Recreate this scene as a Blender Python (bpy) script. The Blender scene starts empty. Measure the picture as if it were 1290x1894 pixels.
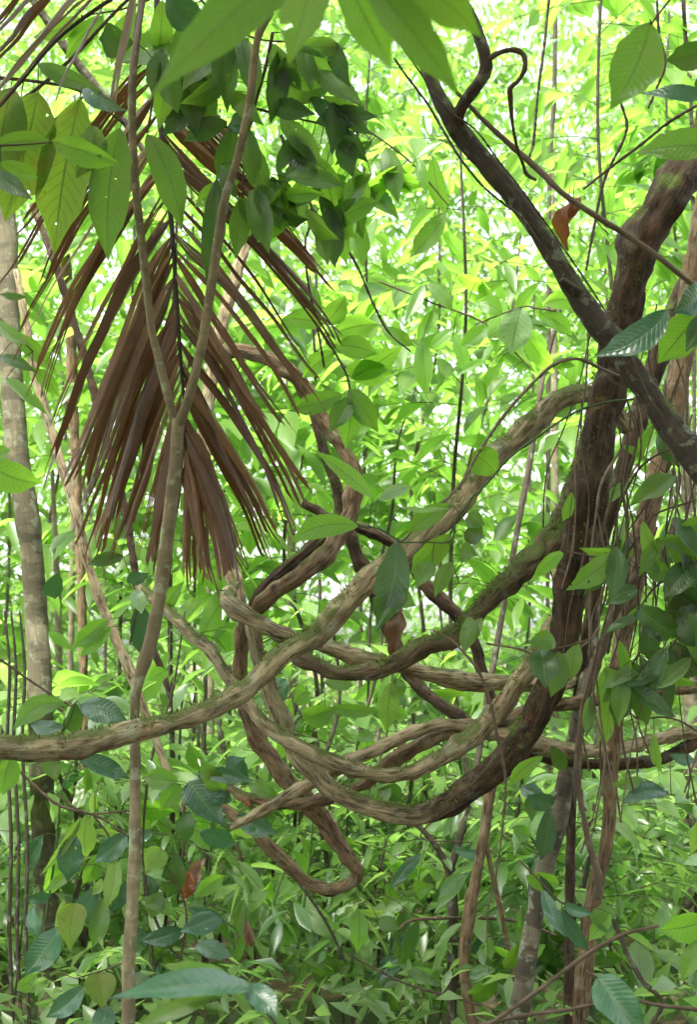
import bpy, math, random
import numpy as np
from mathutils import Vector, noise

random.seed(7); RNG = np.random.default_rng(7)
scene = bpy.context.scene
COL = scene.collection

# ------------------------------------------------------------------ camera, world, sun, exposure
F = 2602.0; CX, CY = 645.0, 947.0            # focal length and centre in photo pixels
CAM_Z = 1.6; PITCH = math.radians(6)
cam_d = bpy.data.cameras.new('camera'); cam = bpy.data.objects.new('camera', cam_d); COL.objects.link(cam)
cam.location = (0, 0, CAM_Z); cam.rotation_euler = (math.pi/2 + PITCH, 0, 0)
cam_d.sensor_fit = 'VERTICAL'; cam_d.sensor_height = 36; cam_d.lens = 18/(947.0/F)
cam_d.clip_start = 0.05; cam_d.clip_end = 2000
cam_d.dof.use_dof = True; cam_d.dof.focus_distance = 4.3; cam_d.dof.aperture_fstop = 5.0
scene.camera = cam

SUN_EL, SUN_AZ = math.radians(60), math.radians(-145)     # azimuth from +Y (high, behind the left shoulder)
w = bpy.data.worlds.new('World'); scene.world = w; w.use_nodes = True
nt = w.node_tree; nt.nodes.clear()
sky = nt.nodes.new('ShaderNodeTexSky'); sky.sky_type = 'NISHITA'; sky.sun_disc = False
sky.sun_elevation = SUN_EL; sky.sun_rotation = SUN_AZ; sky.air_density = 1.0; sky.dust_density = 4.0
hsv = nt.nodes.new('ShaderNodeHueSaturation'); hsv.inputs['Saturation'].default_value = 0.3
bg = nt.nodes.new('ShaderNodeBackground'); bg.inputs['Strength'].default_value = 0.15
out = nt.nodes.new('ShaderNodeOutputWorld')
nt.links.new(sky.outputs[0], hsv.inputs['Color']); nt.links.new(hsv.outputs[0], bg.inputs['Color']); nt.links.new(bg.outputs[0], out.inputs[0])

sd = bpy.data.lights.new('sun', 'SUN'); sun = bpy.data.objects.new('sun', sd); COL.objects.link(sun)
sd.energy = 2.6; sd.angle = math.radians(10); sd.color = (1.0, 0.96, 0.88)
sdir = Vector((math.sin(SUN_AZ)*math.cos(SUN_EL), math.cos(SUN_AZ)*math.cos(SUN_EL), math.sin(SUN_EL)))
sun.rotation_euler = (-sdir).to_track_quat('-Z', 'Y').to_euler(); sun.location = sdir*30

scene.view_settings.view_transform = 'Standard'; scene.view_settings.look = 'None'
scene.view_settings.exposure = 2.65; scene.view_settings.gamma = 1
cy = scene.cycles
cy.max_bounces = 7; cy.diffuse_bounces = 5; cy.glossy_bounces = 2; cy.transmission_bounces = 3; cy.transparent_max_bounces = 4
cy.sample_clamp_indirect = 6; cy.caustics_reflective = False; cy.caustics_refractive = False

# ------------------------------------------------------------------ geometry helpers
CO = np.array([0, 0, CAM_Z]); RT = np.array([1., 0, 0])
FW = np.array([0, math.cos(PITCH), math.sin(PITCH)]); UP = np.array([0, -math.sin(PITCH), math.cos(PITCH)])
def P(px, py, d):
    return CO + RT*((px-CX)/F*d) + UP*((CY-py)/F*d) + FW*d
def unit(v):
    return v/np.maximum(np.linalg.norm(v, axis=-1, keepdims=True), 1e-9)

def tag(o, label=None, cat=None, group=None, kind=None):
    if label: o['label'] = label
    if cat: o['category'] = cat
    if group: o['group'] = group
    if kind: o['kind'] = kind
    return o
def empty(name, loc, label, cat, group=None):
    o = bpy.data.objects.new(name, None); COL.objects.link(o); o.location = tuple(loc); o.empty_display_size = .1
    return tag(o, label, cat, group)
def mesh_obj(name, V, Q, mat, parent=None, uv=None, rnd=None, tc=None, smooth=True):
    """V (n,3) world coordinates, Q (m,4) quads"""
    V = np.asarray(V, dtype=np.float32); Q = np.asarray(Q, dtype=np.int32)
    off = np.array(parent.location, dtype=np.float32) if parent is not None else V.mean(0)
    me = bpy.data.meshes.new(name)
    me.vertices.add(len(V)); me.vertices.foreach_set('co', (V-off).ravel())
    me.loops.add(Q.size); me.loops.foreach_set('vertex_index', Q.ravel())
    me.polygons.add(len(Q)); k = Q.shape[1]
    me.polygons.foreach_set('loop_start', np.arange(0, Q.size, k, dtype=np.int32))
    me.polygons.foreach_set('use_smooth', np.full(len(Q), smooth))
    if uv is not None:
        l = me.uv_layers.new(name='UVMap'); l.data.foreach_set('uv', np.asarray(uv, dtype=np.float32)[Q.ravel()].ravel())
    if rnd is not None:
        a = me.attributes.new('rnd', 'FLOAT', 'POINT'); a.data.foreach_set('value', np.asarray(rnd, dtype=np.float32))
    if tc is not None:
        a = me.attributes.new('tc', 'FLOAT_VECTOR', 'POINT'); a.data.foreach_set('vector', np.asarray(tc, dtype=np.float32).ravel())
    me.update(calc_edges=True); me.validate()
    me.materials.append(mat)
    o = bpy.data.objects.new(name, me); COL.objects.link(o)
    if parent is not None: o.parent = parent
    else: o.location = tuple(off)
    return o

class Acc:
    """collects several shapes that belong to one mesh"""
    def __init__(s): s.V=[]; s.Q=[]; s.U=[]; s.R=[]; s.T=[]; s.n=0
    def add(s, V, Q, uv=None, rnd=None, tc=None):
        s.V.append(V); s.Q.append(Q+s.n); s.n += len(V)
        s.U.append(uv if uv is not None else np.zeros((len(V),2)))
        s.R.append(rnd if rnd is not None else np.full(len(V), random.random()))
        s.T.append(tc if tc is not None else V.copy())
    def build(s, name, mat, parent=None):
        return mesh_obj(name, np.vstack(s.V), np.vstack(s.Q), mat, parent, np.vstack(s.U), np.concatenate(s.R), np.vstack(s.T))

def spline(pts, step):
    """Catmull-Rom through rows (x,y,z,r); resampled about every step metres"""
    p = np.array(pts, dtype=float)
    p = np.vstack([2*p[0]-p[1], p, 2*p[-1]-p[-2]])
    outp = []
    for i in range(1, len(p)-2):
        a, b, c, d = p[i-1], p[i], p[i+1], p[i+2]
        n = max(2, int(np.linalg.norm(c[:3]-b[:3])/step))
        t = np.linspace(0, 1, n, endpoint=False)[:, None]
        outp.append(0.5*((2*b)+(-a+c)*t+(2*a-5*b+4*c-d)*t**2+(-a+3*b-3*c+d)*t**3))
    outp.append(p[-2][None])
    r = np.vstack(outp); r[:, 3] = np.maximum(r[:, 3], 0.0006)
    return r

def frames(C):
    T = unit(np.gradient(C, axis=0)); n = len(C)
    A = np.zeros((n, 3)); a = np.cross(T[0], [0.3, 0.2, 1.0]); a = unit(a)
    for i in range(n):
        a = a - T[i]*np.dot(a, T[i]); a = a/np.linalg.norm(a); A[i] = a
    return T, A, np.cross(T, A)

def tube_geo(rows, seg=16, rough=0.08, lump=0.06, ridge=0.0, twist=0.0, step=None, seed=0, flat=0.0):
    rows = np.asarray(rows, float)
    rmean = rows[:, 3].mean()
    S = spline(rows, step or max(rmean*0.35, 0.004))
    C, R = S[:, :3], S[:, 3]
    T, A, B = frames(C)
    s = np.concatenate([[0], np.cumsum(np.linalg.norm(np.diff(C, axis=0), axis=1))])
    ph = np.arange(seg)/seg*2*math.pi
    V = np.zeros((len(C), seg, 3)); TC = np.zeros((len(C), seg, 3))
    kn = []
    if ridge > .1:
        rs = random.Random(int(seed*1000))
        for _ in range(int(s[-1]/(rmean*9))+1): kn.append((rs.uniform(0, s[-1]), rs.uniform(0, 6.28), rs.uniform(.10, .34), rs.uniform(.6, 1.6)*rmean))
    for i in range(len(C)):
        tw = ph + twist*s[i]
        rr = np.ones(seg)
        k = 1/max(rmean, .003)
        lo = noise.noise(Vector((seed*7.3, 1.7, s[i]*k*0.32)))*lump*1.6
        for j in range(seg):
            cx, sx = math.cos(tw[j]), math.sin(tw[j])
            v = lo
            if lump: v += noise.noise(Vector((cx*0.9+seed, sx*0.9, s[i]*k*0.45)))*lump*2
            if rough: v += noise.noise(Vector((cx*3.1+seed, sx*3.1, s[i]*k*0.8)))*rough
            if ridge: v += (abs(noise.noise(Vector((cx*2.6, sx*2.6+seed, s[i]*k*0.10))))-0.2)*ridge*1.6+(abs(noise.noise(Vector((cx*5.2+seed, sx*5.2, s[i]*k*0.16))))-.2)*ridge*.8
            for ks_, kp, ka, kw in kn:
                ds_ = (s[i]-ks_)/kw
                if abs(ds_) < 2.5: v += ka*math.exp(-ds_*ds_)*math.exp(2.2*(math.cos(ph[j]-kp)-1))
            rr[j] = 1+v
        el = 1+flat*np.cos(2*(ph+twist*s[i]*.5))
        rad = (R[i]*rr*el)[:, None]
        V[i] = C[i]+A[i]*np.cos(ph)[:, None]*rad+B[i]*np.sin(ph)[:, None]*rad
        TC[i, :, 0] = np.cos(tw)*rmean+seed*1.37; TC[i, :, 1] = np.sin(tw)*rmean; TC[i, :, 2] = s[i]+seed*3.1
    n = len(C)
    idx = np.arange(n*seg).reshape(n, seg)
    a = idx[:-1]; b = idx[1:]
    Q = np.stack([a, np.roll(a, -1, 1), np.roll(b, -1, 1), b], -1).reshape(-1, 4)
    V = V.reshape(-1, 3); TC = TC.reshape(-1, 3)
    # caps: fold each end ring to a slightly raised centre
    e = []
    for end, ring, sg in ((0, idx[0], -1), (n-1, idx[-1], 1)):
        c = len(V); V = np.vstack([V, C[end]+T[end]*sg*R[end]*0.35]); TC = np.vstack([TC, TC[ring[0]]])
        r2 = np.roll(ring, -1)
        for j in range(0, seg, 2):
            j1, j2 = ring[j], ring[(j+1) % seg]; j3 = ring[(j+2) % seg]
            e.append([c, j3, j2, j1] if sg < 0 else [c, j1, j2, j3])
    Q = np.vstack([Q, np.array(e)])
    return V, Q, TC, (C, R, T, A, B, s)

def pxrows(pts, d0=None):
    """(px,py,width px[,depth]) -> (x,y,z,r); a missing depth is interpolated"""
    ds = [p[3] if len(p) > 3 else None for p in pts]
    if ds[0] is None: ds[0] = d0
    if ds[-1] is None: ds[-1] = next(x for x in reversed(ds) if x is not None)
    ks = [i for i, x in enumerate(ds) if x is not None]
    dd = np.interp(range(len(pts)), ks, [ds[k] for k in ks])
    return [list(P(p[0], p[1], d))+[p[2]*0.445/F*d] for p, d in zip(pts, dd)]

def grounded(rows, flare=1.15):
    """adds the run down to the ground below the last point"""
    a, b = np.array(rows[-2]), np.array(rows[-1])
    z = b[2]
    if z > 0.05:
        sl = (b-a)[:2]/max(abs(b[2]-a[2]), .05)*0.4
        for f in (0.5, 1.0):
            rows.append([b[0]+sl[0]*z*f, b[1]+sl[1]*z*f, z*(1-f)-(0.05 if f == 1 else 0), b[3]*(1+(flare-1)*f)])
    return rows

# ------------------------------------------------------------------ materials
def nodes(name):
    m = bpy.data.materials.new(name); m.use_nodes = True; t = m.node_tree; t.nodes.clear(); return m, t
class NT:
    def __init__(s, t): s.t = t
    def n(s, typ, **kw):
        x = s.t.nodes.new(typ)
        for k, v in kw.items(): setattr(x, k, v)
        return x
    def l(s, a, b): s.t.links.new(a, b)
    def val(s, sock, v):
        if isinstance(v, (int, float)): sock.default_value = v
        elif isinstance(v, tuple): sock.default_value = v if len(v) == 4 or len(sock.default_value) == 3 else (*v, 1)
        else: s.l(v, sock)
    def math(s, op, a, b=None, c=None, clamp=False):
        x = s.n('ShaderNodeMath', operation=op); x.use_clamp = clamp
        s.val(x.inputs[0], a)
        if b is not None: s.val(x.inputs[1], b)
        if c is not None: s.val(x.inputs[2], c)
        return x.outputs[0]
    def mix(s, f, a, b, mode='MIX'):
        x = s.n('ShaderNodeMix', data_type='RGBA', blend_type=mode)
        s.val(x.inputs[0], f); s.val(x.inputs[6], a); s.val(x.inputs[7], b); return x.outputs[2]
    def ramp(s, f, a, b):     # smooth 0..1 between a and b
        x = s.n('ShaderNodeMapRange'); x.interpolation_type = 'SMOOTHSTEP'
        s.val(x.inputs[0], f); x.inputs[1].default_value = a; x.inputs[2].default_value = b; return x.outputs[0]
    def noise(s, vec, scale, detail=3, rough=.55, sc=None):
        if sc:
            mp = s.n('ShaderNodeMapping'); s.l(vec, mp.inputs[0]); mp.inputs[3].default_value = sc; vec = mp.outputs[0]
        x = s.n('ShaderNodeTexNoise'); s.l(vec, x.inputs['Vector']); x.inputs['Scale'].default_value = scale
        x.inputs['Detail'].default_value = detail; x.inputs['Roughness'].default_value = rough; return x.outputs[0]

def bark(name, dark, light, moss=0.0, lichen=0.0, band=0.0, fibre=1.0, red=0.0, wet=0.0, alt=None):
    m, t = nodes(name); g = NT(t)
    tc = g.n('ShaderNodeAttribute', attribute_name='tc').outputs['Vector']
    fib = g.noise(tc, 260, 4, .65, (1, 1, 0.10))
    fib2 = g.noise(tc, 90, 3, .6, (1, 1, 0.16))
    blot = g.noise(tc, 22, 4, .6, (1, 1, 0.5))
    fine = g.noise(tc, 420, 3, .7)
    f = g.math('ADD', g.math('MULTIPLY', fib, .45*fibre), g.math('ADD', g.math('MULTIPLY', fib2, .35), g.math('MULTIPLY', blot, .5)))
    f = g.ramp(f, .38+.1*fibre, .82)
    col = g.mix(f, (*dark, 1), (*light, 1))
    if alt:            # shade painted into the bark: dark stretch fades to lit tan (rnd runs 0..1 along it)
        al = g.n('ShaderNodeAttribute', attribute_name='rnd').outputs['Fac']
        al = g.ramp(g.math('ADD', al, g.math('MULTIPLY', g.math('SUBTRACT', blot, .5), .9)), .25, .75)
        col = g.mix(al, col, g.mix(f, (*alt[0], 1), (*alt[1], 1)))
    crack = g.ramp(g.math('ADD', g.math('MULTIPLY', fib2, .6), g.math('MULTIPLY', fib, .4)), .48, .36)
    col = g.mix(g.math('MULTIPLY', crack, .68*fibre), col, tuple(c*.22 for c in dark)+(1,))
    if red:
        rr = g.ramp(g.noise(tc, 14, 3, .6), .55, .68)
        col = g.mix(g.math('MULTIPLY', rr, red), col, (.30, .11, .045, 1))
    if band:
        b = g.noise(tc, 11, 3, .6, (.35, .35, 1.0)); b2 = g.noise(tc, 45, 2, .5, (.1, .1, 1.0))
        bb = g.math('ADD', g.ramp(b, .48, .54), g.math('MULTIPLY', g.ramp(b2, .58, .62), .5), clamp=True)
        col = g.mix(g.math('MULTIPLY', bb, band), col, tuple(c*.38 for c in dark)+(1,))
    if lichen:
        L = g.ramp(g.noise(tc, 19, 4, .6), .56, .62)
        L = g.math('MULTIPLY', L, g.ramp(fine, .25, .5))
        col = g.mix(g.math('MULTIPLY', L, lichen), col, (.33, .40, .27, 1))
    geo = g.n('ShaderNodeNewGeometry'); sep = g.n('ShaderNodeSeparateXYZ'); g.l(geo.outputs['Normal'], sep.inputs[0])
    if moss:
        up = g.math('ADD', sep.outputs[2], g.math('MULTIPLY', g.math('SUBTRACT', g.noise(tc, 9, 4, .6), .5), 3.2))
        mm = g.ramp(up, .80-1.1*moss, 1.30-1.1*moss)
        mm = g.math('MULTIPLY', mm, g.ramp(fine, .25, .55))
        mc = g.mix(g.ramp(fine, .4, .7), (.045, .075, .012, 1), (.12, .16, .03, 1))
        col = g.mix(mm, col, mc)
    bs = g.n('ShaderNodeBsdfPrincipled'); g.l(col, bs.inputs['Base Color'])
    bs.inputs['Roughness'].default_value = .85-.35*wet; bs.inputs['Specular IOR Level'].default_value = .25+.3*wet
    h = g.math('ADD', g.math('MULTIPLY', fib2, fibre), g.math('ADD', g.math('MULTIPLY', fib, .6*fibre), g.math('MULTIPLY', fine, .35)))
    bp = g.n('ShaderNodeBump'); bp.inputs['Strength'].default_value = 1.0; bp.inputs['Distance'].default_value = .011
    g.l(h, bp.inputs['Height']); g.l(bp.outputs[0], bs.inputs['Normal'])
    o = g.n('ShaderNodeOutputMaterial'); g.l(bs.outputs[0], o.inputs[0]); return m

def leafmat(name, refl, trans, refl2=None, trans2=None, tl=.5, rough=.38, spec=.5, veins=11, vein_w=.10, spots=0.0, ripple=.3, holes=0):
    m, t = nodes(name); g = NT(t)
    uv = g.n('ShaderNodeUVMap').outputs[0]; sp = g.n('ShaderNodeSeparateXYZ'); g.l(uv, sp.inputs[0])
    rnd = g.n('ShaderNodeAttribute', attribute_name='rnd').outputs['Fac']
    s = g.math('MULTIPLY', g.math('ABSOLUTE', g.math('SUBTRACT', sp.outputs[0], .5)), 2)
    mid = g.ramp(s, .065, .02)
    refl2 = refl2 or tuple(c*1.6 for c in refl); trans2 = trans2 or tuple(c*1.3 for c in trans)
    rc = g.mix(rnd, (*refl, 1), (*refl2, 1)); tcn = g.mix(rnd, (*trans, 1), (*trans2, 1))
    obj = g.n('ShaderNodeTexCoord').outputs['Object']
    mott = g.noise(obj, 35, 3, .6)
    if not veins:      # neighbouring crowns differ in kind: some deeper green, some yellower
        wp_ = g.n('ShaderNodeNewGeometry').outputs['Position']; kd = g.noise(wp_, .9, 3, .6); k2 = g.noise(wp_, 1.7, 2, .5)
        dk = g.math('MULTIPLY', g.ramp(kd, .50, .64), .5)
        rc = g.mix(dk, rc, (refl[0]*.45, refl[1]*.62, refl[2]*.9, 1)); tcn = g.mix(dk, tcn, (trans[0]*.30, trans[1]*.50, trans[2]*.5, 1))
        yk = g.math('MULTIPLY', g.ramp(k2, .56, .66), .08)
        tcn = g.mix(yk, tcn, (trans[0]*2.0, trans[1]*1.35, trans[2], 1))
    rc = g.mix(g.math('MULTIPLY', g.ramp(mott, .4, .7), .35), rc, tuple(c*.6 for c in refl)+(1,))
    if veins:
        ph = g.math('SUBTRACT', g.math('MULTIPLY', sp.outputs[1], veins), g.math('MULTIPLY', s, veins*.17))
        pp = g.math('PINGPONG', ph, .5)
        ve = g.math('MULTIPLY', g.ramp(pp, vein_w, vein_w*.25), g.ramp(s, 1.0, .75))
        vv = g.math('MAXIMUM', mid, g.math('MULTIPLY', ve, .6))
        hgt = g.math('SUBTRACT', g.math('MULTIPLY', g.math('SINE', g.math('MULTIPLY', pp, math.pi)), ripple), g.math('MULTIPLY', vv, .4))
    else: vv = g.math('MULTIPLY', mid, .8); hgt = None
    rc = g.mix(g.math('MULTIPLY', vv, .55), rc, (.16, .24, .07, 1))
    tcn = g.mix(g.math('MULTIPLY', vv, .85), tcn, tuple(c*.35 for c in trans)+(1,))
    if spots:
        so = g.ramp(g.noise(obj, 26, 4, .65), .66, .70)
        so2 = g.math('MULTIPLY', so, spots)
        rc = g.mix(so2, rc, (.12, .05, .015, 1)); tcn = g.mix(so2, tcn, (.25, .10, .02, 1))
        ye = g.math('MULTIPLY', g.ramp(g.noise(obj, 8, 3, .6), .45, .7), spots*.7)
        tcn = g.mix(ye, tcn, (.30, .30, .03, 1)); rc = g.mix(ye, rc, (.16, .17, .02, 1))
    bs = g.n('ShaderNodeBsdfPrincipled'); g.l(rc, bs.inputs['Base Color'])
    bs.inputs['Roughness'].default_value = rough; bs.inputs['Specular IOR Level'].default_value = spec
    tr = g.n('ShaderNodeBsdfTranslucent'); g.l(tcn, tr.inputs[0])
    if hgt is not None:
        bp = g.n('ShaderNodeBump'); bp.inputs['Strength'].default_value = .4; bp.inputs['Distance'].default_value = .003
        g.l(hgt, bp.inputs['Height']); g.l(bp.outputs[0], bs.inputs['Normal'])
    mx = g.n('ShaderNodeMixShader'); mx.inputs[0].default_value = tl
    g.l(bs.outputs[0], mx.inputs[1]); g.l(tr.outputs[0], mx.inputs[2]); sh = mx.outputs[0]
    if holes:
        hf = g.math('GREATER_THAN', g.noise(obj, 42, 2, .5), .735); tp = g.n('ShaderNodeBsdfTransparent')
        m2 = g.n('ShaderNodeMixShader'); g.l(hf, m2.inputs[0]); g.l(sh, m2.inputs[1]); g.l(tp.outputs[0], m2.inputs[2]); sh = m2.outputs[0]
    o = g.n('ShaderNodeOutputMaterial'); g.l(sh, o.inputs[0]); return m

M = {}
M['liana']   = bark('liana bark mossy', (.115, .09, .046), (.43, .36, .205), moss=.46, lichen=.4, fibre=1.0, red=.15)
M['liana2']  = bark('liana bark tan', (.125, .096, .050), (.44, .36, .21), moss=.2, lichen=.35, fibre=1.1, red=.12)
M['lianamoss']= bark('liana bark green', (.060, .045, .025), (.18, .14, .078), moss=.62, lichen=.2, fibre=1.0, red=.1)
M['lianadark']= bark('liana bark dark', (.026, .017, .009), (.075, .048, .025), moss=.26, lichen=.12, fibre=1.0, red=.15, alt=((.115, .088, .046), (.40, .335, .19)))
M['lianared']= bark('liana bark red brown', (.072, .048, .025), (.25, .175, .095), moss=.16, lichen=.2, fibre=1.1, red=.12)
M['branchdark']= bark('branch bark speckled', (.038, .031, .021), (.105, .085, .056), moss=.30, lichen=.28, fibre=.5, red=.1, band=.3)
M['pale']    = bark('trunk bark pale banded', (.10, .090, .052), (.22, .205, .12), moss=.32, lichen=.25, fibre=.25, band=.55)
M['sapling'] = bark('sapling bark smooth', (.20, .165, .09), (.40, .34, .20), moss=.2, lichen=.6, fibre=.3, band=.35)
M['grey']    = bark('trunk bark grey banded', (.12, .105, .07), (.24, .22, .155), moss=.2, lichen=.5, fibre=.3, band=.75, red=.3)
M['darkstem']= bark('stem bark dark', (.05, .042, .028), (.13, .11, .07), moss=.15, lichen=.25, fibre=.4)
M['fartan']  = bark('far trunk bark', (.16, .135, .085), (.30, .27, .18), moss=.2, lichen=.4, fibre=.4, band=.3)
M['twig']    = bark('twig bark', (.075, .055, .035), (.19, .145, .09), fibre=.4)
M['twigpale']= bark('twig bark pale', (.13, .10, .065), (.27, .22, .15), fibre=.4)
M['twiggreen']= bark('twig green', (.05, .085, .03), (.12, .17, .06), fibre=.2)
M['darkrachis']= bark('palm rachis', (.030, .022, .015), (.09, .065, .04), fibre=.5, wet=.3)

M['near']  = leafmat('leaf near green', (.045, .095, .016), (.21, .45, .03), tl=.45, rough=.4, veins=15, spots=.25, holes=1)
M['bright']= leafmat('leaf bright', (.06, .13, .02), (.27, .56, .04), tl=.55, rough=.4, veins=12)
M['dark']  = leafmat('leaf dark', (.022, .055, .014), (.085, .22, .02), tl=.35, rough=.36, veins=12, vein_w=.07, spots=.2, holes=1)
M['blue']  = leafmat('leaf blue green', (.035, .090, .050), (.06, .20, .035), tl=.2, rough=.24, veins=13, vein_w=.07, spec=.6, spots=.15, holes=1)
M['yellow']= leafmat('leaf yellow green', (.07, .12, .015), (.25, .42, .03), tl=.55, rough=.45, veins=13, spots=.9, holes=1)
M['lime']  = leafmat('leaf lime', (.11, .19, .03), (.28, .48, .06), tl=.5, rough=.4, veins=10)
M['pale_leaf'] = leafmat('leaf pale glossy', (.16, .26, .12), (.30, .50, .15), tl=.35, rough=.25, veins=9, spec=.9)
M['far']   = leafmat('foliage far', (.07, .14, .018), (.26, .55, .07), (.13, .22, .05), (.46, .76, .16), tl=.6, rough=.45, veins=0)
M['mid']   = leafmat('foliage mid', (.055, .115, .018), (.21, .47, .045), (.12, .20, .04), (.40, .70, .11), tl=.55, rough=.38, veins=0)
M['under'] = leafmat('foliage under', (.06, .13, .035), (.27, .55, .09), (.16, .25, .08), (.48, .74, .18), tl=.45, rough=.30, veins=0, spec=.6)
M['shade_screen']= leafmat('foliage canopy', (.03, .07, .015), (.08, .2, .02), tl=.35, rough=.4, veins=0)

def drymat(name, c1, c2, tl=.12, rough=.35, streak=1.0):
    m, t = nodes(name); g = NT(t)
    uv = g.n('ShaderNodeUVMap').outputs[0]
    st = g.noise(uv, 9, 4, .6, (6, .35, 1)); rnd = g.n('ShaderNodeAttribute', attribute_name='rnd').outputs['Fac']
    obj = g.n('ShaderNodeTexCoord').outputs['Object']; bl = g.noise(obj, 14, 3, .6)
    f = g.math('ADD', g.math('MULTIPLY', st, .6*streak), g.math('MULTIPLY', bl, .5)); f = g.ramp(f, .3, .8)
    c = g.mix(f, (*c1, 1), (*c2, 1)); c = g.mix(g.math('MULTIPLY', g.ramp(rnd, .5, 1.0), .6), c, tuple(x*.45 for x in c1)+(1,)); c = g.mix(g.math('MULTIPLY', g.ramp(rnd, .35, 0.0), .55), c, tuple(x*1.5 for x in c2)+(1,))
    bs = g.n('ShaderNodeBsdfPrincipled'); g.l(c, bs.inputs['Base Color']); bs.inputs['Roughness'].default_value = rough
    bs.inputs['Specular IOR Level'].default_value = .4
    bp = g.n('ShaderNodeBump'); bp.inputs['Strength'].default_value = .6; bp.inputs['Distance'].default_value = .003
    g.l(st, bp.inputs['Height']); g.l(bp.outputs[0], bs.inputs['Normal'])
    tr = g.n('ShaderNodeBsdfTranslucent'); tr.inputs[0].default_value = (.34, .14, .035, 1)
    mx = g.n('ShaderNodeMixShader'); mx.inputs[0].default_value = tl
    g.l(bs.outputs[0], mx.inputs[1]); g.l(tr.outputs[0], mx.inputs[2])
    o = g.n('ShaderNodeOutputMaterial'); g.l(mx.outputs[0], o.inputs[0]); return m
M['dry'] = drymat('dry palm leaflet', (.060, .029, .011), (.19, .102, .042), tl=.07)
M['drypale'] = drymat('dry palm leaflet pale', (.22, .18, .13), (.42, .37, .29), tl=.08)
M['deadred'] = drymat('dead leaf orange', (.16, .055, .018), (.28, .11, .045), tl=.3, rough=.6)
M['deadtan'] = drymat('dead leaf tan', (.13, .085, .055), (.26, .18, .12), tl=.15, rough=.7)

def mossmat():
    m, t = nodes('moss'); g = NT(t)
    rnd = g.n('ShaderNodeAttribute', attribute_name='rnd').outputs['Fac']
    c = g.mix(rnd, (.04, .07, .012, 1), (.16, .22, .04, 1))
    d = g.n('ShaderNodeBsdfDiffuse'); g.l(c, d.inputs[0]); tr = g.n('ShaderNodeBsdfTranslucent'); g.l(c, tr.inputs[0])
    mx = g.n('ShaderNodeMixShader'); mx.inputs[0].default_value = .4; g.l(d.outputs[0], mx.inputs[1]); g.l(tr.outputs[0], mx.inputs[2])
    o = g.n('ShaderNodeOutputMaterial'); g.l(mx.outputs[0], o.inputs[0]); return m
M['moss'] = mossmat()
def groundmat():
    m, t = nodes('forest floor'); g = NT(t)
    obj = g.n('ShaderNodeTexCoord').outputs['Object']
    a = g.noise(obj, 1.3, 5, .6); b = g.noise(obj, 25, 4, .7)
    c = g.mix(g.ramp(b, .35, .65), (.07, .045, .025, 1), (.20, .14, .08, 1)); c = g.mix(g.ramp(a, .45, .6), c, (.06, .09, .03, 1))
    bs = g.n('ShaderNodeBsdfPrincipled'); g.l(c, bs.inputs['Base Color']); bs.inputs['Roughness'].default_value = .9
    bp = g.n('ShaderNodeBump'); bp.inputs['Distance'].default_value = .05; g.l(b, bp.inputs['Height']); g.l(bp.outputs[0], bs.inputs['Normal'])
    o = g.n('ShaderNodeOutputMaterial'); g.l(bs.outputs[0], o.inputs[0]); return m
M['ground'] = groundmat()

# ------------------------------------------------------------------ leaves
def wprof(t, kind='ellip'):
    if kind == 'lance': w = np.sin(np.pi*t**.85)**.9*(1-.25*t)
    elif kind == 'ovate': w = np.sin(np.pi*np.clip(t, 0, 1)**.62)**.8*(1-.15*t)
    elif kind == 'obov': w = np.sin(np.pi*t**1.35)**.75
    else: w = np.sin(np.pi*t**.92)**.72
    w = w/w.max()
    tip = np.clip((t-.74)/.26, 0, 1); return w*(1-.62*tip**.8*(1-tip*.2))
def leaf_batch(Pb, D, N, L, W, rnd, nseg=4, fold=.18, droop=.25, kind='ellip'):
    n = len(Pb); D = unit(D); S = unit(np.cross(D, N)); N = np.cross(S, D)
    t = np.linspace(0, 1, nseg+1); wp = wprof(np.clip(t, .02, .985), kind); wp[0] = max(wp[0]*.3, .03); wp[-1] = .03
    L = L[:, None, None]; W = W[:, None, None]
    tt = t[None, :, None]
    dr = np.broadcast_to(np.asarray(droop, float).reshape(-1, 1, 1), (n, 1, 1))
    mid = Pb[:, None, :]+D[:, None, :]*L*tt*(1-.25*dr*tt)+np.array([0, 0, -1.])*(L*dr*tt**2)
    wv = wp[None, :, None]*W*.5
    lf = mid-S[:, None, :]*wv+N[:, None, :]*wv*fold*2; rt = mid+S[:, None, :]*wv+N[:, None, :]*wv*fold*2
    V = np.stack([lf, mid, rt], 2).reshape(-1, 3)          # n,(nseg+1),3
    uv = np.zeros((nseg+1, 3, 2)); uv[:, 0, 0] = 0; uv[:, 1, 0] = .5; uv[:, 2, 0] = 1; uv[:, :, 1] = t[:, None]
    UV = np.tile(uv.reshape(-1, 2), (n, 1))
    q = []
    for i in range(nseg):
        a = i*3; q += [[a, a+1, a+4, a+3], [a+1, a+2, a+5, a+4]]
    q = np.array(q); k = (nseg+1)*3
    Q = (np.arange(n)[:, None, None]*k+q[None]).reshape(-1, 4)
    return V, Q, UV, np.repeat(rnd, k)

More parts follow.
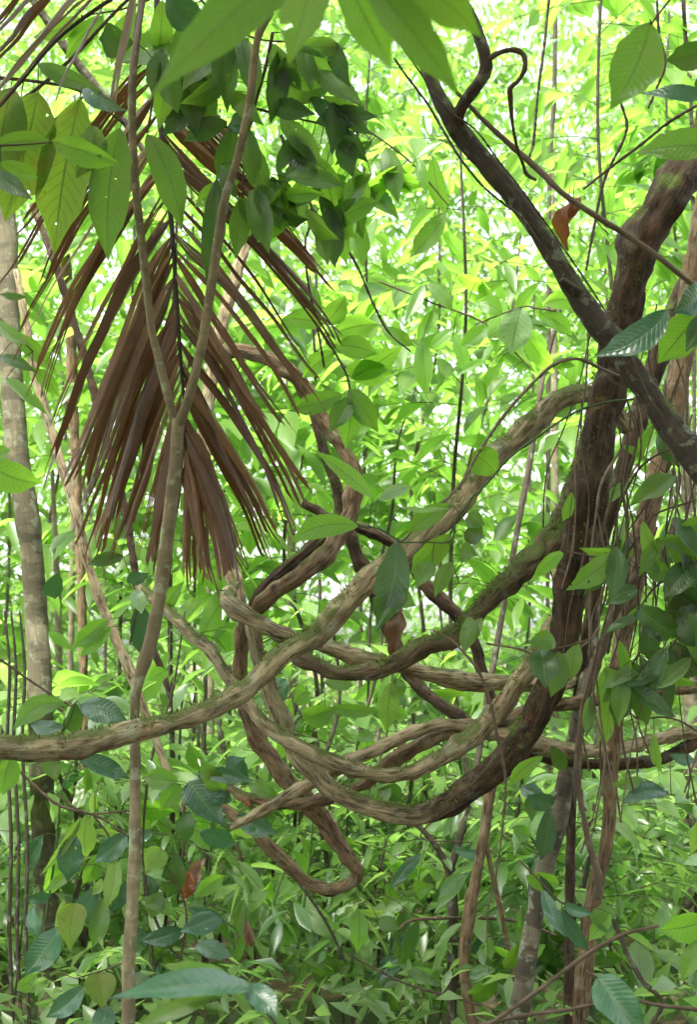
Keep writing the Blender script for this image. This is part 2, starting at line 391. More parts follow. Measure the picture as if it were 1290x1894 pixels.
def spray_leaves(org, hd, pit, length, nl, ll, rng, sag=.35, scatter=.5):
    """leaves set alternately along drooping twigs; org (n,3), hd heading, pit pitch; returns leaf arrays and twig curves"""
    n = len(org); k = np.arange(nl); f = (k+1.0)/nl
    d0 = np.stack([np.cos(hd)*np.cos(pit), np.sin(hd)*np.cos(pit), np.sin(pit)], -1)
    side = np.stack([-np.sin(hd), np.cos(hd), np.zeros(n)], -1)
    pos = org[:, None]+d0[:, None]*(length[:, None]*f)[..., None]+np.array([0, 0, -1.])*((length[:, None]*f**2)*sag)[..., None]
    sg = np.where(k % 2 == 0, 1, -1)[None, :, None]
    tang = d0[:, None]+np.array([0, 0, -1.])*(2*f*sag)[None, :, None]
    a = rng.uniform(.5, 1.1, (n, nl, 1))
    last = (k == nl-1)[None, :, None]
    D = np.where(last, tang, unit(tang)*.65+side[:, None]*sg*a)+rng.normal(0, .18, (n, nl, 3))
    D[..., 2] -= rng.uniform(.0, .5, (n, nl))
    N = np.array([0, 0, 1.])+rng.normal(0, scatter, (n, nl, 3))+side[:, None]*sg*.2
    L = ll[:, None]*(0.65+.5*np.sin(np.pi*(f*.8+.1)))[None]*rng.uniform(.8, 1.2, (n, nl))
    W = L*rng.uniform(.24, .46, (n, 1))
    return pos.reshape(-1, 3), D.reshape(-1, 3), N.reshape(-1, 3), L.ravel(), W.ravel(), (org, pos)

def strip_tubes(paths, r):
    """3-sided thin tubes along paths (n,k,3)"""
    n, k, _ = paths.shape
    T = unit(np.gradient(paths, axis=1)); A = unit(np.cross(T, np.array([.3, .9, .2]))); B = np.cross(T, A)
    rr = (np.broadcast_to(np.asarray(r, float).reshape(-1, 1), (n, 1))*np.linspace(1, .4, k)[None])[..., None]
    V = np.stack([paths+(A*math.cos(a)+B*math.sin(a))*rr for a in (0, 2.1, 4.2)], 2).reshape(-1, 3)
    q = []
    for i in range(k-1):
        for j in range(3): a, b = i*3+j, i*3+(j+1) % 3; q.append([a, b, b+3, a+3])
    Q = (np.arange(n)[:, None, None]*k*3+np.array(q)[None]).reshape(-1, 4)
    return V, Q

# the big leaves one can count: each a mesh of its own
def hero_leaf(parent, base, tip, wpx, mat, bend=0.0, arch=.10, roll=0.0, fold=.16, kind='ellip', wave=.035, name='leaf', nv=12):
    """base and tip are (px,py,depth); wpx is the visible breadth in photo pixels"""
    b, t = P(*base), P(*tip); ax = t-b; L = np.linalg.norm(ax); ax = ax/L
    d = (base[2]+tip[2])/2; Wm = wpx/F*d
    view = unit(CO-(b+t)/2); n0 = unit(view-ax*np.dot(view, ax)); sd0 = np.cross(ax, n0)
    c, s = math.cos(math.radians(roll)), math.sin(math.radians(roll))
    n1 = n0*c+sd0*s; s1 = np.cross(ax, n1)
    Wm = Wm/max(.35, c)
    nu, nr = 8, 28
    tt = np.linspace(0, 1, nr+1); wp = wprof(np.clip(tt, .012, .988), kind); wp[0] = .02; wp[-1] = .012
    seed = random.uniform(0, 50); V = []; UV = []
    for i, x in enumerate(tt):
        cpt = b+ax*L*x+sd0*(bend/F*d*4*x*(1-x))+n0*(arch*L*4*x*(1-x))
        for j in range(nu+1):
            u = j/nu*2-1
            ed = 1+.10*noise.noise(Vector((x*7, seed, u*2)))+.05*noise.noise(Vector((x*25, seed, u*2)))
            h = fold*abs(u)*wp[i]*Wm*.8 + wave*Wm*math.sin(x*nv*2*math.pi-abs(u)*3.0)*abs(u)*.35 \
                + wave*2.6*Wm*noise.noise(Vector((x*3.2+seed, u*1.3, .5)))*(0.3+abs(u))
            V.append(cpt+s1*(u*wp[i]*Wm*.5*ed)+n1*h); UV.append((j/nu, x))
    V = np.array(V); idx = np.arange(len(V)).reshape(nr+1, nu+1)
    Q = np.stack([idx[:-1, :-1], idx[:-1, 1:], idx[1:, 1:], idx[1:, :-1]], -1).reshape(-1, 4)
    return mesh_obj(name, V, Q, mat, parent, uv=np.array(UV), rnd=np.full(len(V), random.random()))

def fill(n, x0, y0, x1, y1, size, mats, droop=.8, asp=.38):
    out_ = []
    for _ in range(n):
        bx, by = random.uniform(x0, x1), random.uniform(y0, y1); a = random.gauss(math.pi/2, droop); L = random.uniform(*size)
        out_.append((bx, by, bx+math.cos(a)*L, by+math.sin(a)*L, L*asp*random.uniform(.8, 1.2), dict(m=random.choice(mats), roll=random.uniform(-55, 55), dt=None)))
    return out_
def leafy_branch(label, cat, twig, leaves, mat='near', tmat='twig', group=None, name='leafy_branch'):
    """twig: list of px paths [(px,py,w,d)..]; leaves: (bx,by,tx,ty,w[,opts])"""
    paths = [pxrows(t) for t in twig]
    root = empty(name, paths[0][0][:3], label, cat, group)
    acc = Acc(); cent = []
    for rws in paths:
        V, Q, TC, fr = tube_geo(rws, seg=8, rough=.05, lump=.08, step=.012, seed=random.random()*9)
        acc.add(V, Q, tc=TC); cent.append(fr[0])
    cent = np.vstack(cent)
    for lf in leaves:
        bx, by, tx, ty, wd = lf[:5]; o = dict(lf[5]) if len(lf) > 5 else {}
        d = o.pop('d', None); dt = o.pop('dt', None); mt = o.pop('m', mat)
        # depth of the nearest twig point by screen distance
        rel = cent-CO; z = rel@FW; sx = CX+(rel@RT)/z*F; sy = CY-(rel@UP)/z*F
        k = int(np.argmin((sx-bx)**2+(sy-by)**2))
        if d is None: d = float(z[k])
        dist = math.hypot(sx[k]-bx, sy[k]-by)
        if dist > 3 and dist < 120 and -40 < bx < 1330 or dist > 3 and dist < 60:
            b = P(bx, by, d); a = cent[k]; m_ = (a+b)/2+np.array([0, 0, .01])
            V, Q, TC, fr = tube_geo([[*a, .0016], [*m_, .0013], [*b, .0012]], seg=6, rough=0, lump=0, step=.01); acc.add(V, Q, tc=TC)
        o.setdefault('roll', random.uniform(-25, 25)); o.setdefault('arch', random.uniform(.03, .12)); o.setdefault('bend', random.uniform(-6, 6))
        hero_leaf(root, (bx, by, d), (tx, ty, dt or d+random.uniform(-.08, .08)), wd, M[mt], **o)
    acc.build('twig', M[tmat], root)
    return root

# ------------------------------------------------------------------ lianas and trunks
def moss_fuzz(parent, fr, count, top=True, size=.013):
    C, R, T, A, B, s = fr
    i = RNG.integers(1, len(C)-1, count); ph = RNG.uniform(0, 2*math.pi, count)
    rad = A[i]*np.cos(ph)[:, None]+B[i]*np.sin(ph)[:, None]
    nz = np.array([noise.noise(Vector((float(s[k])*5, float(math.cos(p)), float(math.sin(p))))) for k, p in zip(i, ph)])
    keep = (rad[:, 2]*.7+nz*1.4 > .05)
    i, rad = i[keep], rad[keep]; n = len(i)
    p = C[i]+rad*(R[i]*.97)[:, None]
    D = unit(rad+RNG.normal(0, .5, (n, 3))); L = RNG.uniform(.4, 1.3, n)*size; sd = unit(np.cross(D, RNG.normal(0, 1, (n, 3))))
    wv = (L*.16)[:, None]
    V = np.stack([p-sd*wv, p+sd*wv, p+D*L[:, None]+sd*wv*.2, p+D*L[:, None]-sd*wv*.2], 1).reshape(-1, 3)
    Q = np.arange(n*4).reshape(-1, 4)
    o = mesh_obj('moss', V, Q, M['moss'], parent, rnd=np.repeat(RNG.random(n), 4)); o['kind'] = 'stuff'
    return o

def vine(name, label, cat, strands, mat, part='stem', moss=0, group=None, ground=False, seg=20, lit_ramp=None, **kw):
    """one thing made of one or more tubes; every strand after the first is a part called limb"""
    allr = [pxrows(s) if len(s[0]) > 2 and not isinstance(s, np.ndarray) else s for s in strands]
    if ground: allr[0] = grounded(allr[0])
    base = min(allr[0], key=lambda r: r[2]) if ground else allr[0][0]
    root = empty(name, base[:3], label, cat, group)
    for i, r in enumerate(allr):
        V, Q, TC, fr = tube_geo(r, seg=seg, seed=random.random()*9, **kw)
        mesh_obj(part if i == 0 else 'limb', V, Q, M[mat], root, rnd=lit_ramp(V) if lit_ramp else np.zeros(len(V)), tc=TC)
        if moss and i == 0: moss_fuzz(root, fr, moss)
    return root
HR = dict(rough=.13, lump=.12, ridge=.25, twist=3.0)

vine('liana', 'mossy liana sweeping from the left edge across the forked sapling to the dark trunk', 'liana',
 [[(-260,1350,46,3.2),(-120,1372,47,3.3),(0,1379,44,3.4),(60,1381,46),(130,1378,49,3.5),(190,1366,45),(250,1351,42,3.6),(300,1341,40),(350,1327,40,3.7),(400,1306,42),(450,1277,43,3.8),(490,1243,43),(521,1212,44,3.85),(582,1176,44,3.9),(612,1145,45),(638,1119,46,3.95),(686,1071,47,4.0),(730,1038,48),(775,1003,50,4.1),(815,965,48),(845,938,47,4.15),(868,905,44),(889,872,46,4.2),(915,845,49),(945,820,48,4.25),(970,797,48),(995,775,46),(1020,752,40),(1045,738,40,4.35),(1085,727,38,4.42),(1125,745,36,4.5),(1160,790,34,4.6)]],
 'liana', moss=5000, rough=.13, lump=.12, ridge=.18, twist=1.6)
vine('liana', 'pale blunt ended liana at centre left, running right behind the sweeping one', 'liana',
 [[(436,1080,20,4.75),(424,1098,28,4.6),(424,1117,36,4.45),(440,1130,37,4.42),(460,1142,36,4.42),(501,1164,34,4.42),(530,1177,33),(549,1184,32,4.45),(606,1196,32,4.45),(654,1212,31),(702,1222,30,4.42),(745,1233,30,4.45),(783,1243,32,4.45),(823,1252,36,4.45),(884,1262,36,4.5),(945,1263,31,4.55),(995,1266,30,4.6),(1050,1262,28,4.8),(1100,1230,26,5.0)]],
 'liana2', moss=500, **HR)
vine('liana', 'mossy liana in a shallow curve rising rightwards into the dark trunk, third loop up', 'liana',
 [[(505,1165,24,4.5),(530,1190,30,4.42),(553,1213,32,4.35),(582,1229,31,4.32),(622,1243,29,4.3),(670,1245,31,4.28),(723,1233,37,4.25),(763,1209,40,4.22),(790,1193,36),(815,1187,38),(856,1164,38,4.22),(880,1138,38),(905,1112,42,4.25),(935,1082,48,4.28),(970,1052,48,4.3),(1000,1028,54),(1020,1000,50,4.32),(1045,960,44,4.36),(1062,910,38,4.4),(1080,860,36,4.42),(1095,800,34,4.45)]],
 'lianamoss', moss=5000, rough=.16, lump=.18, ridge=.22, twist=2)
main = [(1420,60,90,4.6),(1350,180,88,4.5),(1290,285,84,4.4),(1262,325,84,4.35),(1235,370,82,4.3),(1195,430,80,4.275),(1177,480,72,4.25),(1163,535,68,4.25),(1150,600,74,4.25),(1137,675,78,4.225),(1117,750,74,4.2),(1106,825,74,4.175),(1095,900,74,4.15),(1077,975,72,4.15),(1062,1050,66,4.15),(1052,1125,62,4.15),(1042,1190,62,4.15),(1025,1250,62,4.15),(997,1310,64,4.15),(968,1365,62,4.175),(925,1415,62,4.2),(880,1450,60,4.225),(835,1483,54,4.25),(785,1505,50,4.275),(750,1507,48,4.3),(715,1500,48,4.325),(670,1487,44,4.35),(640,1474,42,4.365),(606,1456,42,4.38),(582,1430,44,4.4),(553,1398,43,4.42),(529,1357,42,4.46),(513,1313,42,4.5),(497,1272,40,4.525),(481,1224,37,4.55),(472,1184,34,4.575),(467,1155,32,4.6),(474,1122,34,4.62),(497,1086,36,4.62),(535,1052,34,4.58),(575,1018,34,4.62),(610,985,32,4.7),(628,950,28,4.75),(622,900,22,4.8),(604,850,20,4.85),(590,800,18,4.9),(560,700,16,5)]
vine('liana', 'thickest dark liana at right sweeping down into the lowest big mossy loop', 'liana', [[(a_, b_, c_*(.90 if b_ > 1200 else .95), d_) for a_, b_, c_, d_ in main]], 'lianadark', moss=7000, seg=30, lit_ramp=lambda V: np.clip((.55-V[:, 0])/.75, 0, 1)*(V[:, 2] < 1.75), rough=.14, lump=.10, ridge=.26, twist=1.2)  # right stretch darkened in its bark colour to stand for shade
vine('liana', 'grooved liana arching behind the palm frond, ending in the hook below the loops', 'liana',
 [[(380,650,22,5.0),(450,650,28,4.9),(500,664,32,4.85),(540,690,33,4.8),(570,728,30),(602,785,30,4.8),(635,832,30),(652,862,32,4.75),(656,900,32),(648,945,33,4.7),(630,980,36),(612,1012,38,4.62),(585,1040,38),(548,1068,36,4.55),(512,1094,32),(480,1122,32,4.58),(458,1152,33,4.7),(448,1192,32,4.72),(445,1232,28),(446,1275,27,4.75),(454,1313,29),(474,1361,34,4.75),(501,1400,37),(529,1442,38,4.75),(561,1474,36),(590,1506,35,4.8),(614,1543,34),(638,1577,33,4.85),(660,1608,31),(655,1628,25,4.9),(630,1640,25),(604,1644,26,4.9),(573,1635,26),(541,1607,26,4.9),(509,1575,25),(477,1545,24,4.9),(448,1518,22),(410,1490,20,5.0)],
  [(648,1588,24,4.86),(662,1605,22,4.86),(670,1614,14,4.86)]],
 'lianared', moss=300, **HR)
vine('liana', 'tan ropy liana slanting down from the sapling and curving up to the dark trunk', 'liana',
 [[(250,1075,18,4.9),(280,1105,20,4.75),(312,1132,23,4.6),(350,1170,24,4.5),(390,1204,25,4.4),(420,1248,26,4.35),(457,1297,28,4.3),(485,1333,28),(521,1363,29,4.25),(561,1385,30,4.22),(606,1405,30,4.22),(642,1420,30),(682,1429,28,4.25),(723,1433,31),(763,1426,33,4.28),(803,1408,34),(844,1385,37,4.3),(873,1362,38),(898,1340,40,4.3),(926,1308,40,4.3),(955,1270,40),(985,1230,40,4.25),(1010,1190,38,4.25),(1030,1140,34,4.3)]],
 'liana', moss=1500, **HR)
vine('liana', 'upper of the three reddish lianas leaving at the right edge', 'liana',
 [[(420,1455,16,4.8),(453,1474,19,4.75),(493,1483,21),(541,1487,23,4.7),(582,1482,24),(622,1470,24,4.65),(670,1453,26),(700,1432,28,4.6),(719,1412,30),(763,1387,30,4.55),(803,1367,30),(844,1349,28,4.55),(884,1340,26),(925,1335,24,4.6),(965,1320,25,4.65),(1005,1308,26,4.7),(1045,1302,27,4.75),(1120,1292,26),(1170,1284,26,4.8),(1220,1277,26),(1290,1270,24,4.9),(1380,1262,22,5.0),(1460,1240,22,5.1)]],
 'lianared', moss=0, **HR)
vine('liana', 'middle of the three brown lianas leaving at the right edge', 'liana',
 [[(430,1530,14,4.7),(465,1510,20,4.6),(501,1491,22),(541,1466,24,4.55),(582,1443,25),(618,1426,25,4.5),(654,1404,26),(695,1388,26,4.5),(727,1372,28),(763,1355,26,4.5),(803,1343,24),(840,1341,24,4.5),(885,1350,26),(945,1365,32,4.5),(995,1376,32),(1070,1389,28,4.6),(1145,1385,28),(1195,1373,26,4.7),(1245,1361,26),(1290,1352,25,4.8),(1400,1330,24,5.0)]],
 'liana2', moss=0, **HR)
vine('liana', 'dark lowest of the three lianas leaving at the right edge behind the trunks', 'liana',
 [[(930,1385,14,4.75),(965,1394,18,4.7),(995,1400,20),(1070,1411,21,4.7),(1145,1413,23),(1210,1407,23,4.75),(1255,1391,25),(1290,1373,25,4.8),(1400,1320,24,5.0)]],
 'lianadark', moss=200, **HR)
vine('liana', 'dark liana slanting behind the sweeping one from the shrivelled tan leaf to the low crossing', 'liana',
 [[(560,930,16,5.1),(610,958,20,5.1),(645,985,24,5.1),(662,1031,28),(678,1060,28,5.1),(700,1110,28),(722,1170,28,5.1),(745,1225,27),(771,1264,26,5.0),(807,1298,26),(844,1322,24,4.9),(880,1345,20,4.9)]],
 'lianadark', moss=100, **HR)
vine('liana', 'short dark liana slanting down right behind the small round leaves', 'liana',
 [[(610,955,18,5.2),(660,972,22,5.2),(705,993,20,5.2),(745,1018,22,5.2),(775,1063,25,5.2),(803,1099,28,5.2),(840,1131,28,5.2),(865,1165,25,5.2),(882,1200,23,5.2),(892,1240,22,5.2),(912,1300,20,5.2),(918,1350,20,5.2)]],
 'lianadark', moss=100, **HR)

# diagonal branch with its hooked shoots
T1 = [(700,-140,19.4,4.3),(735,-50,19.4,4.2),(765,40,21.1,4.1),(795,140,26.4,4.05),(830,212,37,4),(860,255,42.2,4),(910,315,42.2,3.975),(955,370,40.5,3.95),(995,425,40.5,3.925),(1030,480,40.5,3.9),(1070,547,45.8,3.875),(1108,600,51,3.85),(1145,645,52.8,3.825),(1187,710,49.3,3.8),(1225,765,51,3.775),(1260,812,58.1,3.75),(1292,856,61.6,3.725),(1340,915,61.6,3.7),(1420,1010,61.6,3.65),(1480,1200,63.4,3.7)]
vine('fallen_branch', 'speckled dark branch slanting from top centre across the dark trunk to the right edge', 'branch',
 [T1, [(825,-90,18,4.1),(850,-10,20,4.0),(872,30,23,3.96),(888,70,25,3.93),(898,105,27,3.92),(898,132,27),(884,158,27,3.93),(862,186,25),(849,212,24,3.97),(852,240,22,4.0)],
  [(1040,518,14,3.82),(1056,532,22,3.84),(1080,548,24,3.86),(1105,572,24,3.88)]],
 'branchdark', moss=600, rough=.09, lump=.07, ridge=.08, seg=22)
vine('hooked_tendril', 'thin brown tendril hooked over beside the diagonal branch and hanging down', 'vine',
 [[(899,118,11,3.92),(912,104,12,3.9),(932,95,12),(955,93,12,3.9),(969,102,11),(972,124,10,3.9),(961,148,9),(945,163,10,3.92),(945,182,12),(949,230,7,3.95),(958,275,7),(968,303,7,4.0)]], 'twig', rough=.1, lump=.12, seg=10)
vine('long_twig', 'long straight tan vine running down right from the diagonal branch over the dark trunk', 'vine',
 [[(845,170,8,4.05),(895,222,10,4.05),(945,268,12),(995,312,14,4.05),(1045,360,12),(1120,410,13,4.0),(1170,441,12),(1220,476,13,4.0),(1270,516,12),(1330,560,12,4.0)],
  [(968,303,6,4.0),(975,322,8,4.03),(992,333,7,4.05)]], 'twigpale', rough=.06, lump=.08, seg=10)
for lb, pts, mt in [
 ('dark green string like vine along the left side of the diagonal branch', [(730,108,5,3.9),(752,140,5),(790,190,5,3.88),(820,240,6),(850,290,5,3.85),(890,340,5),(930,375,5,3.84),(965,400,5),(1000,450,4,3.8)], 'darkstem'),
 ('dark thin vine along the right side of the diagonal branch', [(740,80,4,3.9),(775,130,4),(825,200,4,3.9),(880,240,4),(925,300,4,3.9),(965,350,4),(1030,440,4,3.85),(1085,520,4),(1130,590,4,3.78),(1165,650,4),(1200,730,4,3.7),(1250,800,4,3.68)], 'darkstem')]:
    vine('thin_vine', lb, 'vine', [pts], mt, rough=.05, lump=.2, seg=8)

# ------------------------------------------------------------------ the forked sapling in front
vine('forked_sapling', 'slender grey green sapling forking in a Y in front of the dry palm frond', 'tree',
 [[(330,775,25,3.92),(328,800,26,3.92),(325,850,26),(317,925,28,3.92),(305,1025,28),(295,1100,28,3.92),(279,1185,28),(265,1228,28),(252,1275,24,3.9),(249,1325,21),(250,1400,22,3.9),(250,1500,24),(248,1600,26,3.85),(243,1700,26),(237,1800,27,3.8),(237,1900,28,3.8)],
  [(329,790,22,3.92),(344,750,20,3.9),(365,675,20),(380,600,20,3.88),(395,500,20),(415,375,19,3.86),(440,290,18),(460,200,18,3.85),(476,75,16),(502,20,14,3.85),(516,-40,13),(540,-160,12,3.85)],
  [(328,795,20,3.93),(319,765,18,3.93),(305,710,18),(290,650,17,3.93),(279,600,17),(265,475,17,3.93),(251,350,18),(245,250,17,3.93),(245,150,17),(255,50,16,3.93),(263,-10,15),(268,-150,14,3.93)]],
 'sapling', part='trunk', ground=True, rough=.04, lump=.05, seg=20)

# ------------------------------------------------------------------ dry palm frond
def leaflet(root, a, b, wid, mat, sag=.12, fr=3, name='leaflet'):
    """one folded dry leaflet from (px,py,d) a to b, its end split in strips"""
    p0, p1 = P(*a), P(*b); ax = p1-p0; L = np.linalg.norm(ax); ax /= L
    Wm = wid/F*a[2]; view = unit(CO-p0); n0 = unit(view-ax*np.dot(view, ax)); sd = np.cross(ax, n0)
    ang = random.uniform(-1.1, 1.1); crv = random.uniform(-.05, .05); tw_ = random.uniform(-.9, .9); n1 = n0*math.cos(ang)+sd*math.sin(ang); s1 = np.cross(ax, n1)
    horiz = 1 if (b[0] > a[0]) else -1
    outd = RT*horiz*.8+np.array([0, 0, .55])
    acc = Acc(); nr = 26; rnd = random.random()
    split = random.uniform(.5, .85); tl = [random.uniform(.86, 1.03) for _ in range(fr)]
    seed = random.uniform(0, 60)
    for k in range(fr):
        u0, u1 = k/fr*2-1, (k+1)/fr*2-1
        V = []; UV = []
        for i in range(nr+1):
            t = i/nr*tl[k]
            wv = Wm*.5*min(1, (t/.16)**.7+.12)*(1-.45*max(0, t-.45)/.55)*(.9+.25*noise.noise(Vector((t*5, seed, k))))
            c = p0+ax*L*t+outd*(sag*L*4*t*(1-t)*.32)+n0*(.03*L*math.sin(t*math.pi))
            c = c+sd*(crv*L*math.sin(t*math.pi)*t+.012*L*noise.noise(Vector((t*4, seed, 9))))
            a_ = ang+tw_*t; n1 = n0*math.cos(a_)+sd*math.sin(a_); s1 = np.cross(ax, n1)
            gap = max(0, t-split)/(1-split); spread = (k-(fr-1)/2)*Wm*.16*gap
            c = c+s1*spread+n1*(gap*Wm*.5*noise.noise(Vector((t*3, seed+k*5, 1))))
            if i == nr: wv *= .45
            for j in range(3):
                u = u0+(u1-u0)*j/2
                if gap > 0: u = (u0+u1)/2+(u-(u0+u1)/2)*(1-.15*gap)
                h = -abs(u)*.75*wv+(.12*wv if j == 1 else 0)+.15*wv*noise.noise(Vector((t*14+seed, u*2, 3)))
                jag = ax*(random.uniform(-.02, .02)*L if i == nr else 0)
                V.append(c+s1*(u*wv)+n1*h+jag); UV.append((u*.5+.5, t*L*4))
        idx = np.arange(len(V)).reshape(nr+1, 3)
        Q = np.stack([idx[:-1, :-1], idx[:-1, 1:], idx[1:, 1:], idx[1:, :-1]], -1).reshape(-1, 4)
        acc.add(np.array(V), Q, np.array(UV), np.full(len(V), rnd))
    return acc.build(name, M[mat], root)

rach = [(290,-120,14,4.3),(290,-20,13,4.28),(290,60,13,4.26),(285,140,13,4.25),(292,200,12,4.24),(303,280,12,4.22),(312,360,11,4.2),(320,450,10,4.18),(327,560,9,4.16),(333,650,8,4.15),(339,725,7,4.15),(342,790,5,4.15),(345,850,3,4.15)]
rr_ = pxrows(rach)
frond = empty('dry_palm_frond', rr_[0][:3], 'big dead brown palm frond hanging behind the forked sapling', 'palm frond')
V, Q, TC, fr_ = tube_geo(rr_, seg=10, rough=.05, lump=.08); mesh_obj('rachis', V, Q, M['darkrachis'], frond, tc=TC)
ry = [p[1] for p in rach]; rx = [p[0] for p in rach]; rd = [p[3] for p in rach]
RE = ([60,150,250,350,440,500,560,620,690,760,820,860], [560,585,600,604,606,580,572,545,508,462,425,385], [380,480,590,700,810,900,965,1000,1030,1072,1090,1085])
LE = ([60,150,200,260,320,380,450,520,600,680,760,820,860], [60,35,45,60,85,100,135,155,192,228,270,322,350], [330,520,625,690,790,870,945,985,1012,1042,1070,1092,1092])
for side, tab in ((1, RE), (-1, LE)):
    for y in list(np.arange(100, 861, 33 if side > 0 else 26))+[455, 575, 655, 775, 835]:
        y0 = y+random.uniform(-8, 8); x0 = np.interp(y0, ry, rx); d0 = np.interp(y0, ry, rd)
        ex = np.interp(y0, tab[0], tab[1])+random.uniform(-38, 38); ey = np.interp(y0, tab[0], tab[2])+random.uniform(-30, 24)
        if random.random() < .1: q_ = random.uniform(.7, .9); ex = x0+(ex-x0)*q_; ey = y0+(ey-y0)*q_
        dd = random.uniform(-.12, .22) if y0 > 250 else random.uniform(.05, .3)
        leaflet(frond, (x0, y0, d0), (ex, ey, d0+dd), random.choice((random.uniform(10, 16), random.uniform(17, 26), random.uniform(26, 40))), 'dry', sag=random.uniform(.02, .16), fr=random.choice((2, 3, 3, 4)))

r2 = [(520,-260,14,3.5),(400,-150,12,3.45),(260,-40,10,3.4),(120,60,8,3.4),(40,150,6,3.4),(-20,220,4,3.4)]
fr2 = empty('dry_palm_frond', pxrows(r2)[0][:3], 'grey bleached dry palm frond end at the top left corner', 'palm frond')
V, Q, TC, _ = tube_geo(pxrows(r2), seg=8, rough=.05, lump=.05); mesh_obj('rachis', V, Q, M['darkrachis'], fr2, tc=TC)
for a, b, wd, mt in [((262,-40),(204,240),18,'drypale'),((270,-50),(238,180),9,'drypale'),((190,10),(92,215),7,'drypale'),((180,-60),(-20,185),20,'drypale'),
                     ((235,-80),(-30,230),9,'dry'),((120,-40),(-30,130),22,'dry'),((90,-40),(-30,90),14,'drypale'),((60,-30),(-20,60),16,'dry'),((170,-10),(0,160),10,'drypale'),((60,10),(-10,110),12,'dry')]:
    leaflet(fr2, (*a, 3.42), (*b, 3.4+random.uniform(-.1, .1)), wd, mt, sag=.04, fr=2)
vine('dry_stick', 'thin dark dead stick slanting down left across the top left corner', 'stick', [[(300,-60,7,3.7),(215,20,7,3.7),(130,110,8,3.7),(60,170,8),(-10,215,7,3.7),(-80,260,7,3.7)]], 'twig', seg=8)
vine('dry_stick', 'dark bent twig ending above the hanging yellow leaves near the left edge', 'stick', [[(165,170,4,3.8),(110,215,6,3.8),(60,250,7),(10,290,7,3.8),(-40,330,7)]], 'twig', seg=8)

# ------------------------------------------------------------------ trunks and stems
def trunk(name, label, pts, mat, cat='tree', ground=True, limbs=(), group=None, **kw):
    k = dict(rough=.05, lump=.06, seg=16, part='trunk'); k.update(kw)
    return vine(name, label, cat, [pts, *limbs], mat, ground=ground, group=group, **k)
trunk('pale_tree', 'pale banded tree trunk at the left edge behind the mossy liana',
 [(-60,-250,26,6.6),(-30,0,32,6.5),(-5,250,36,6.4),(10,400,40,6.3),(15,500,42),(17,600,44),(24,750,48,6.1),(33,850,50),(49,950,50,6.0),(61,1050,48),(66,1150,50,6.0),(71,1200,49),(75,1350,50,5.9),(78,1500,50),(86,1650,51,5.9),(92,1800,52),(95,1900,54,5.8)], 'pale', seg=24)
trunk('grey_tree', 'grey banded leaning trunk with reddish rings standing lower right under the dark lianas',
 [(1120,700,18,5.2),(1110,900,20,5.1),(1105,1050,24,5.0),(1095,1180,26,4.9),(1078,1290,30,4.8),(1062,1370,34),(1048,1440,37,4.8),(1028,1540,41),(1004,1620,39,4.75),(990,1690,38),(976,1775,40,4.7),(966,1845,42),(953,1905,44,4.7)], 'grey', seg=22)
trunk('brown_tree', 'straight brown grooved stem right of the grey banded trunk',
 [(1330,250,36,4.9),(1290,450,38,4.85),(1268,600,42,4.8),(1255,720,44),(1238,810,42),(1220,870,44,4.75),(1200,950,46),(1183,1030,44,4.7),(1168,1110,40),(1153,1180,36,4.7),(1145,1230,35),(1138,1310,32,4.65),(1131,1430,31),(1124,1550,29,4.6),(1103,1640,32),(1088,1740,34,4.6),(1078,1830,34),(1074,1910,34,4.6)], 'lianared', rough=.08, ridge=.12, seg=18)
trunk('dark_tree', 'dark stem directly right of the thickest liana above mid height',
 [(1330,430,40,5.0),(1275,520,42,4.95),(1235,620,42,4.9),(1205,700,42),(1183,770,40,4.85),(1165,830,36),(1143,905,32,4.8),(1118,985,30),(1105,1070,26,4.8),(1085,1180,24),(1070,1290,22,4.85),(1062,1400,20),(1056,1600,20,4.9),(1052,1905,20,4.9)], 'lianadark', rough=.08, ridge=.12)
vine('liana', 'thin knobbly tan liana twining down beside the straight brown stem', 'liana',
 [[(1250,960,12,4.5),(1240,1005,16,4.45),(1205,1035,19,4.4),(1180,1062,20),(1155,1100,20,4.4),(1128,1160,20),(1108,1215,20,4.4),(1090,1275,18),(1080,1325,16,4.4),(1071,1380,14),(1069,1430,14,4.4),(1075,1480,14),(1084,1530,14,4.45),(1096,1580,15),(1106,1615,17,4.5),(1108,1660,18,4.55)]], 'twigpale', rough=.15, lump=.2, seg=12)
trunk('forked_tree', 'dark slim Y shaped tree rising below the big mossy loop',
 [(832,1600,22,5.6),(836,1650,24,5.6),(838,1700,25),(838,1800,21,5.6),(836,1905,20,5.6)], 'darkstem', limbs=[
 [(832,1610,18,5.6),(818,1582,14,5.6),(800,1555,12),(778,1532,11,5.6),(750,1512,9,5.6),(720,1490,7)],
 [(832,1608,18,5.6),(846,1570,16,5.6),(860,1510,14),(880,1425,14,5.7),(890,1370,13),(905,1270,13,5.8),(917,1210,13),(945,1050,12,5.9),(968,925,13),(985,830,12,6.0),(1000,725,11),(1012,670,9,6.1),(1040,560,8)]])
trunk('red_tree', 'crooked reddish brown stem right of the dark Y shaped tree',
 [(940,1330,14,5.2),(922,1400,18,5.2),(906,1475,22,5.2),(895,1550,22),(881,1625,23,5.2),(867,1700,25),(860,1775,22,5.2),(864,1840,21),(876,1905,22,5.2)], 'lianared', ridge=.15,
 limbs=[[(900,1560,9,5.2),(908,1600,10,5.2),(925,1675,10),(940,1750,10,5.2),(952,1810,10,5.2),(960,1905,9,5.2)]])
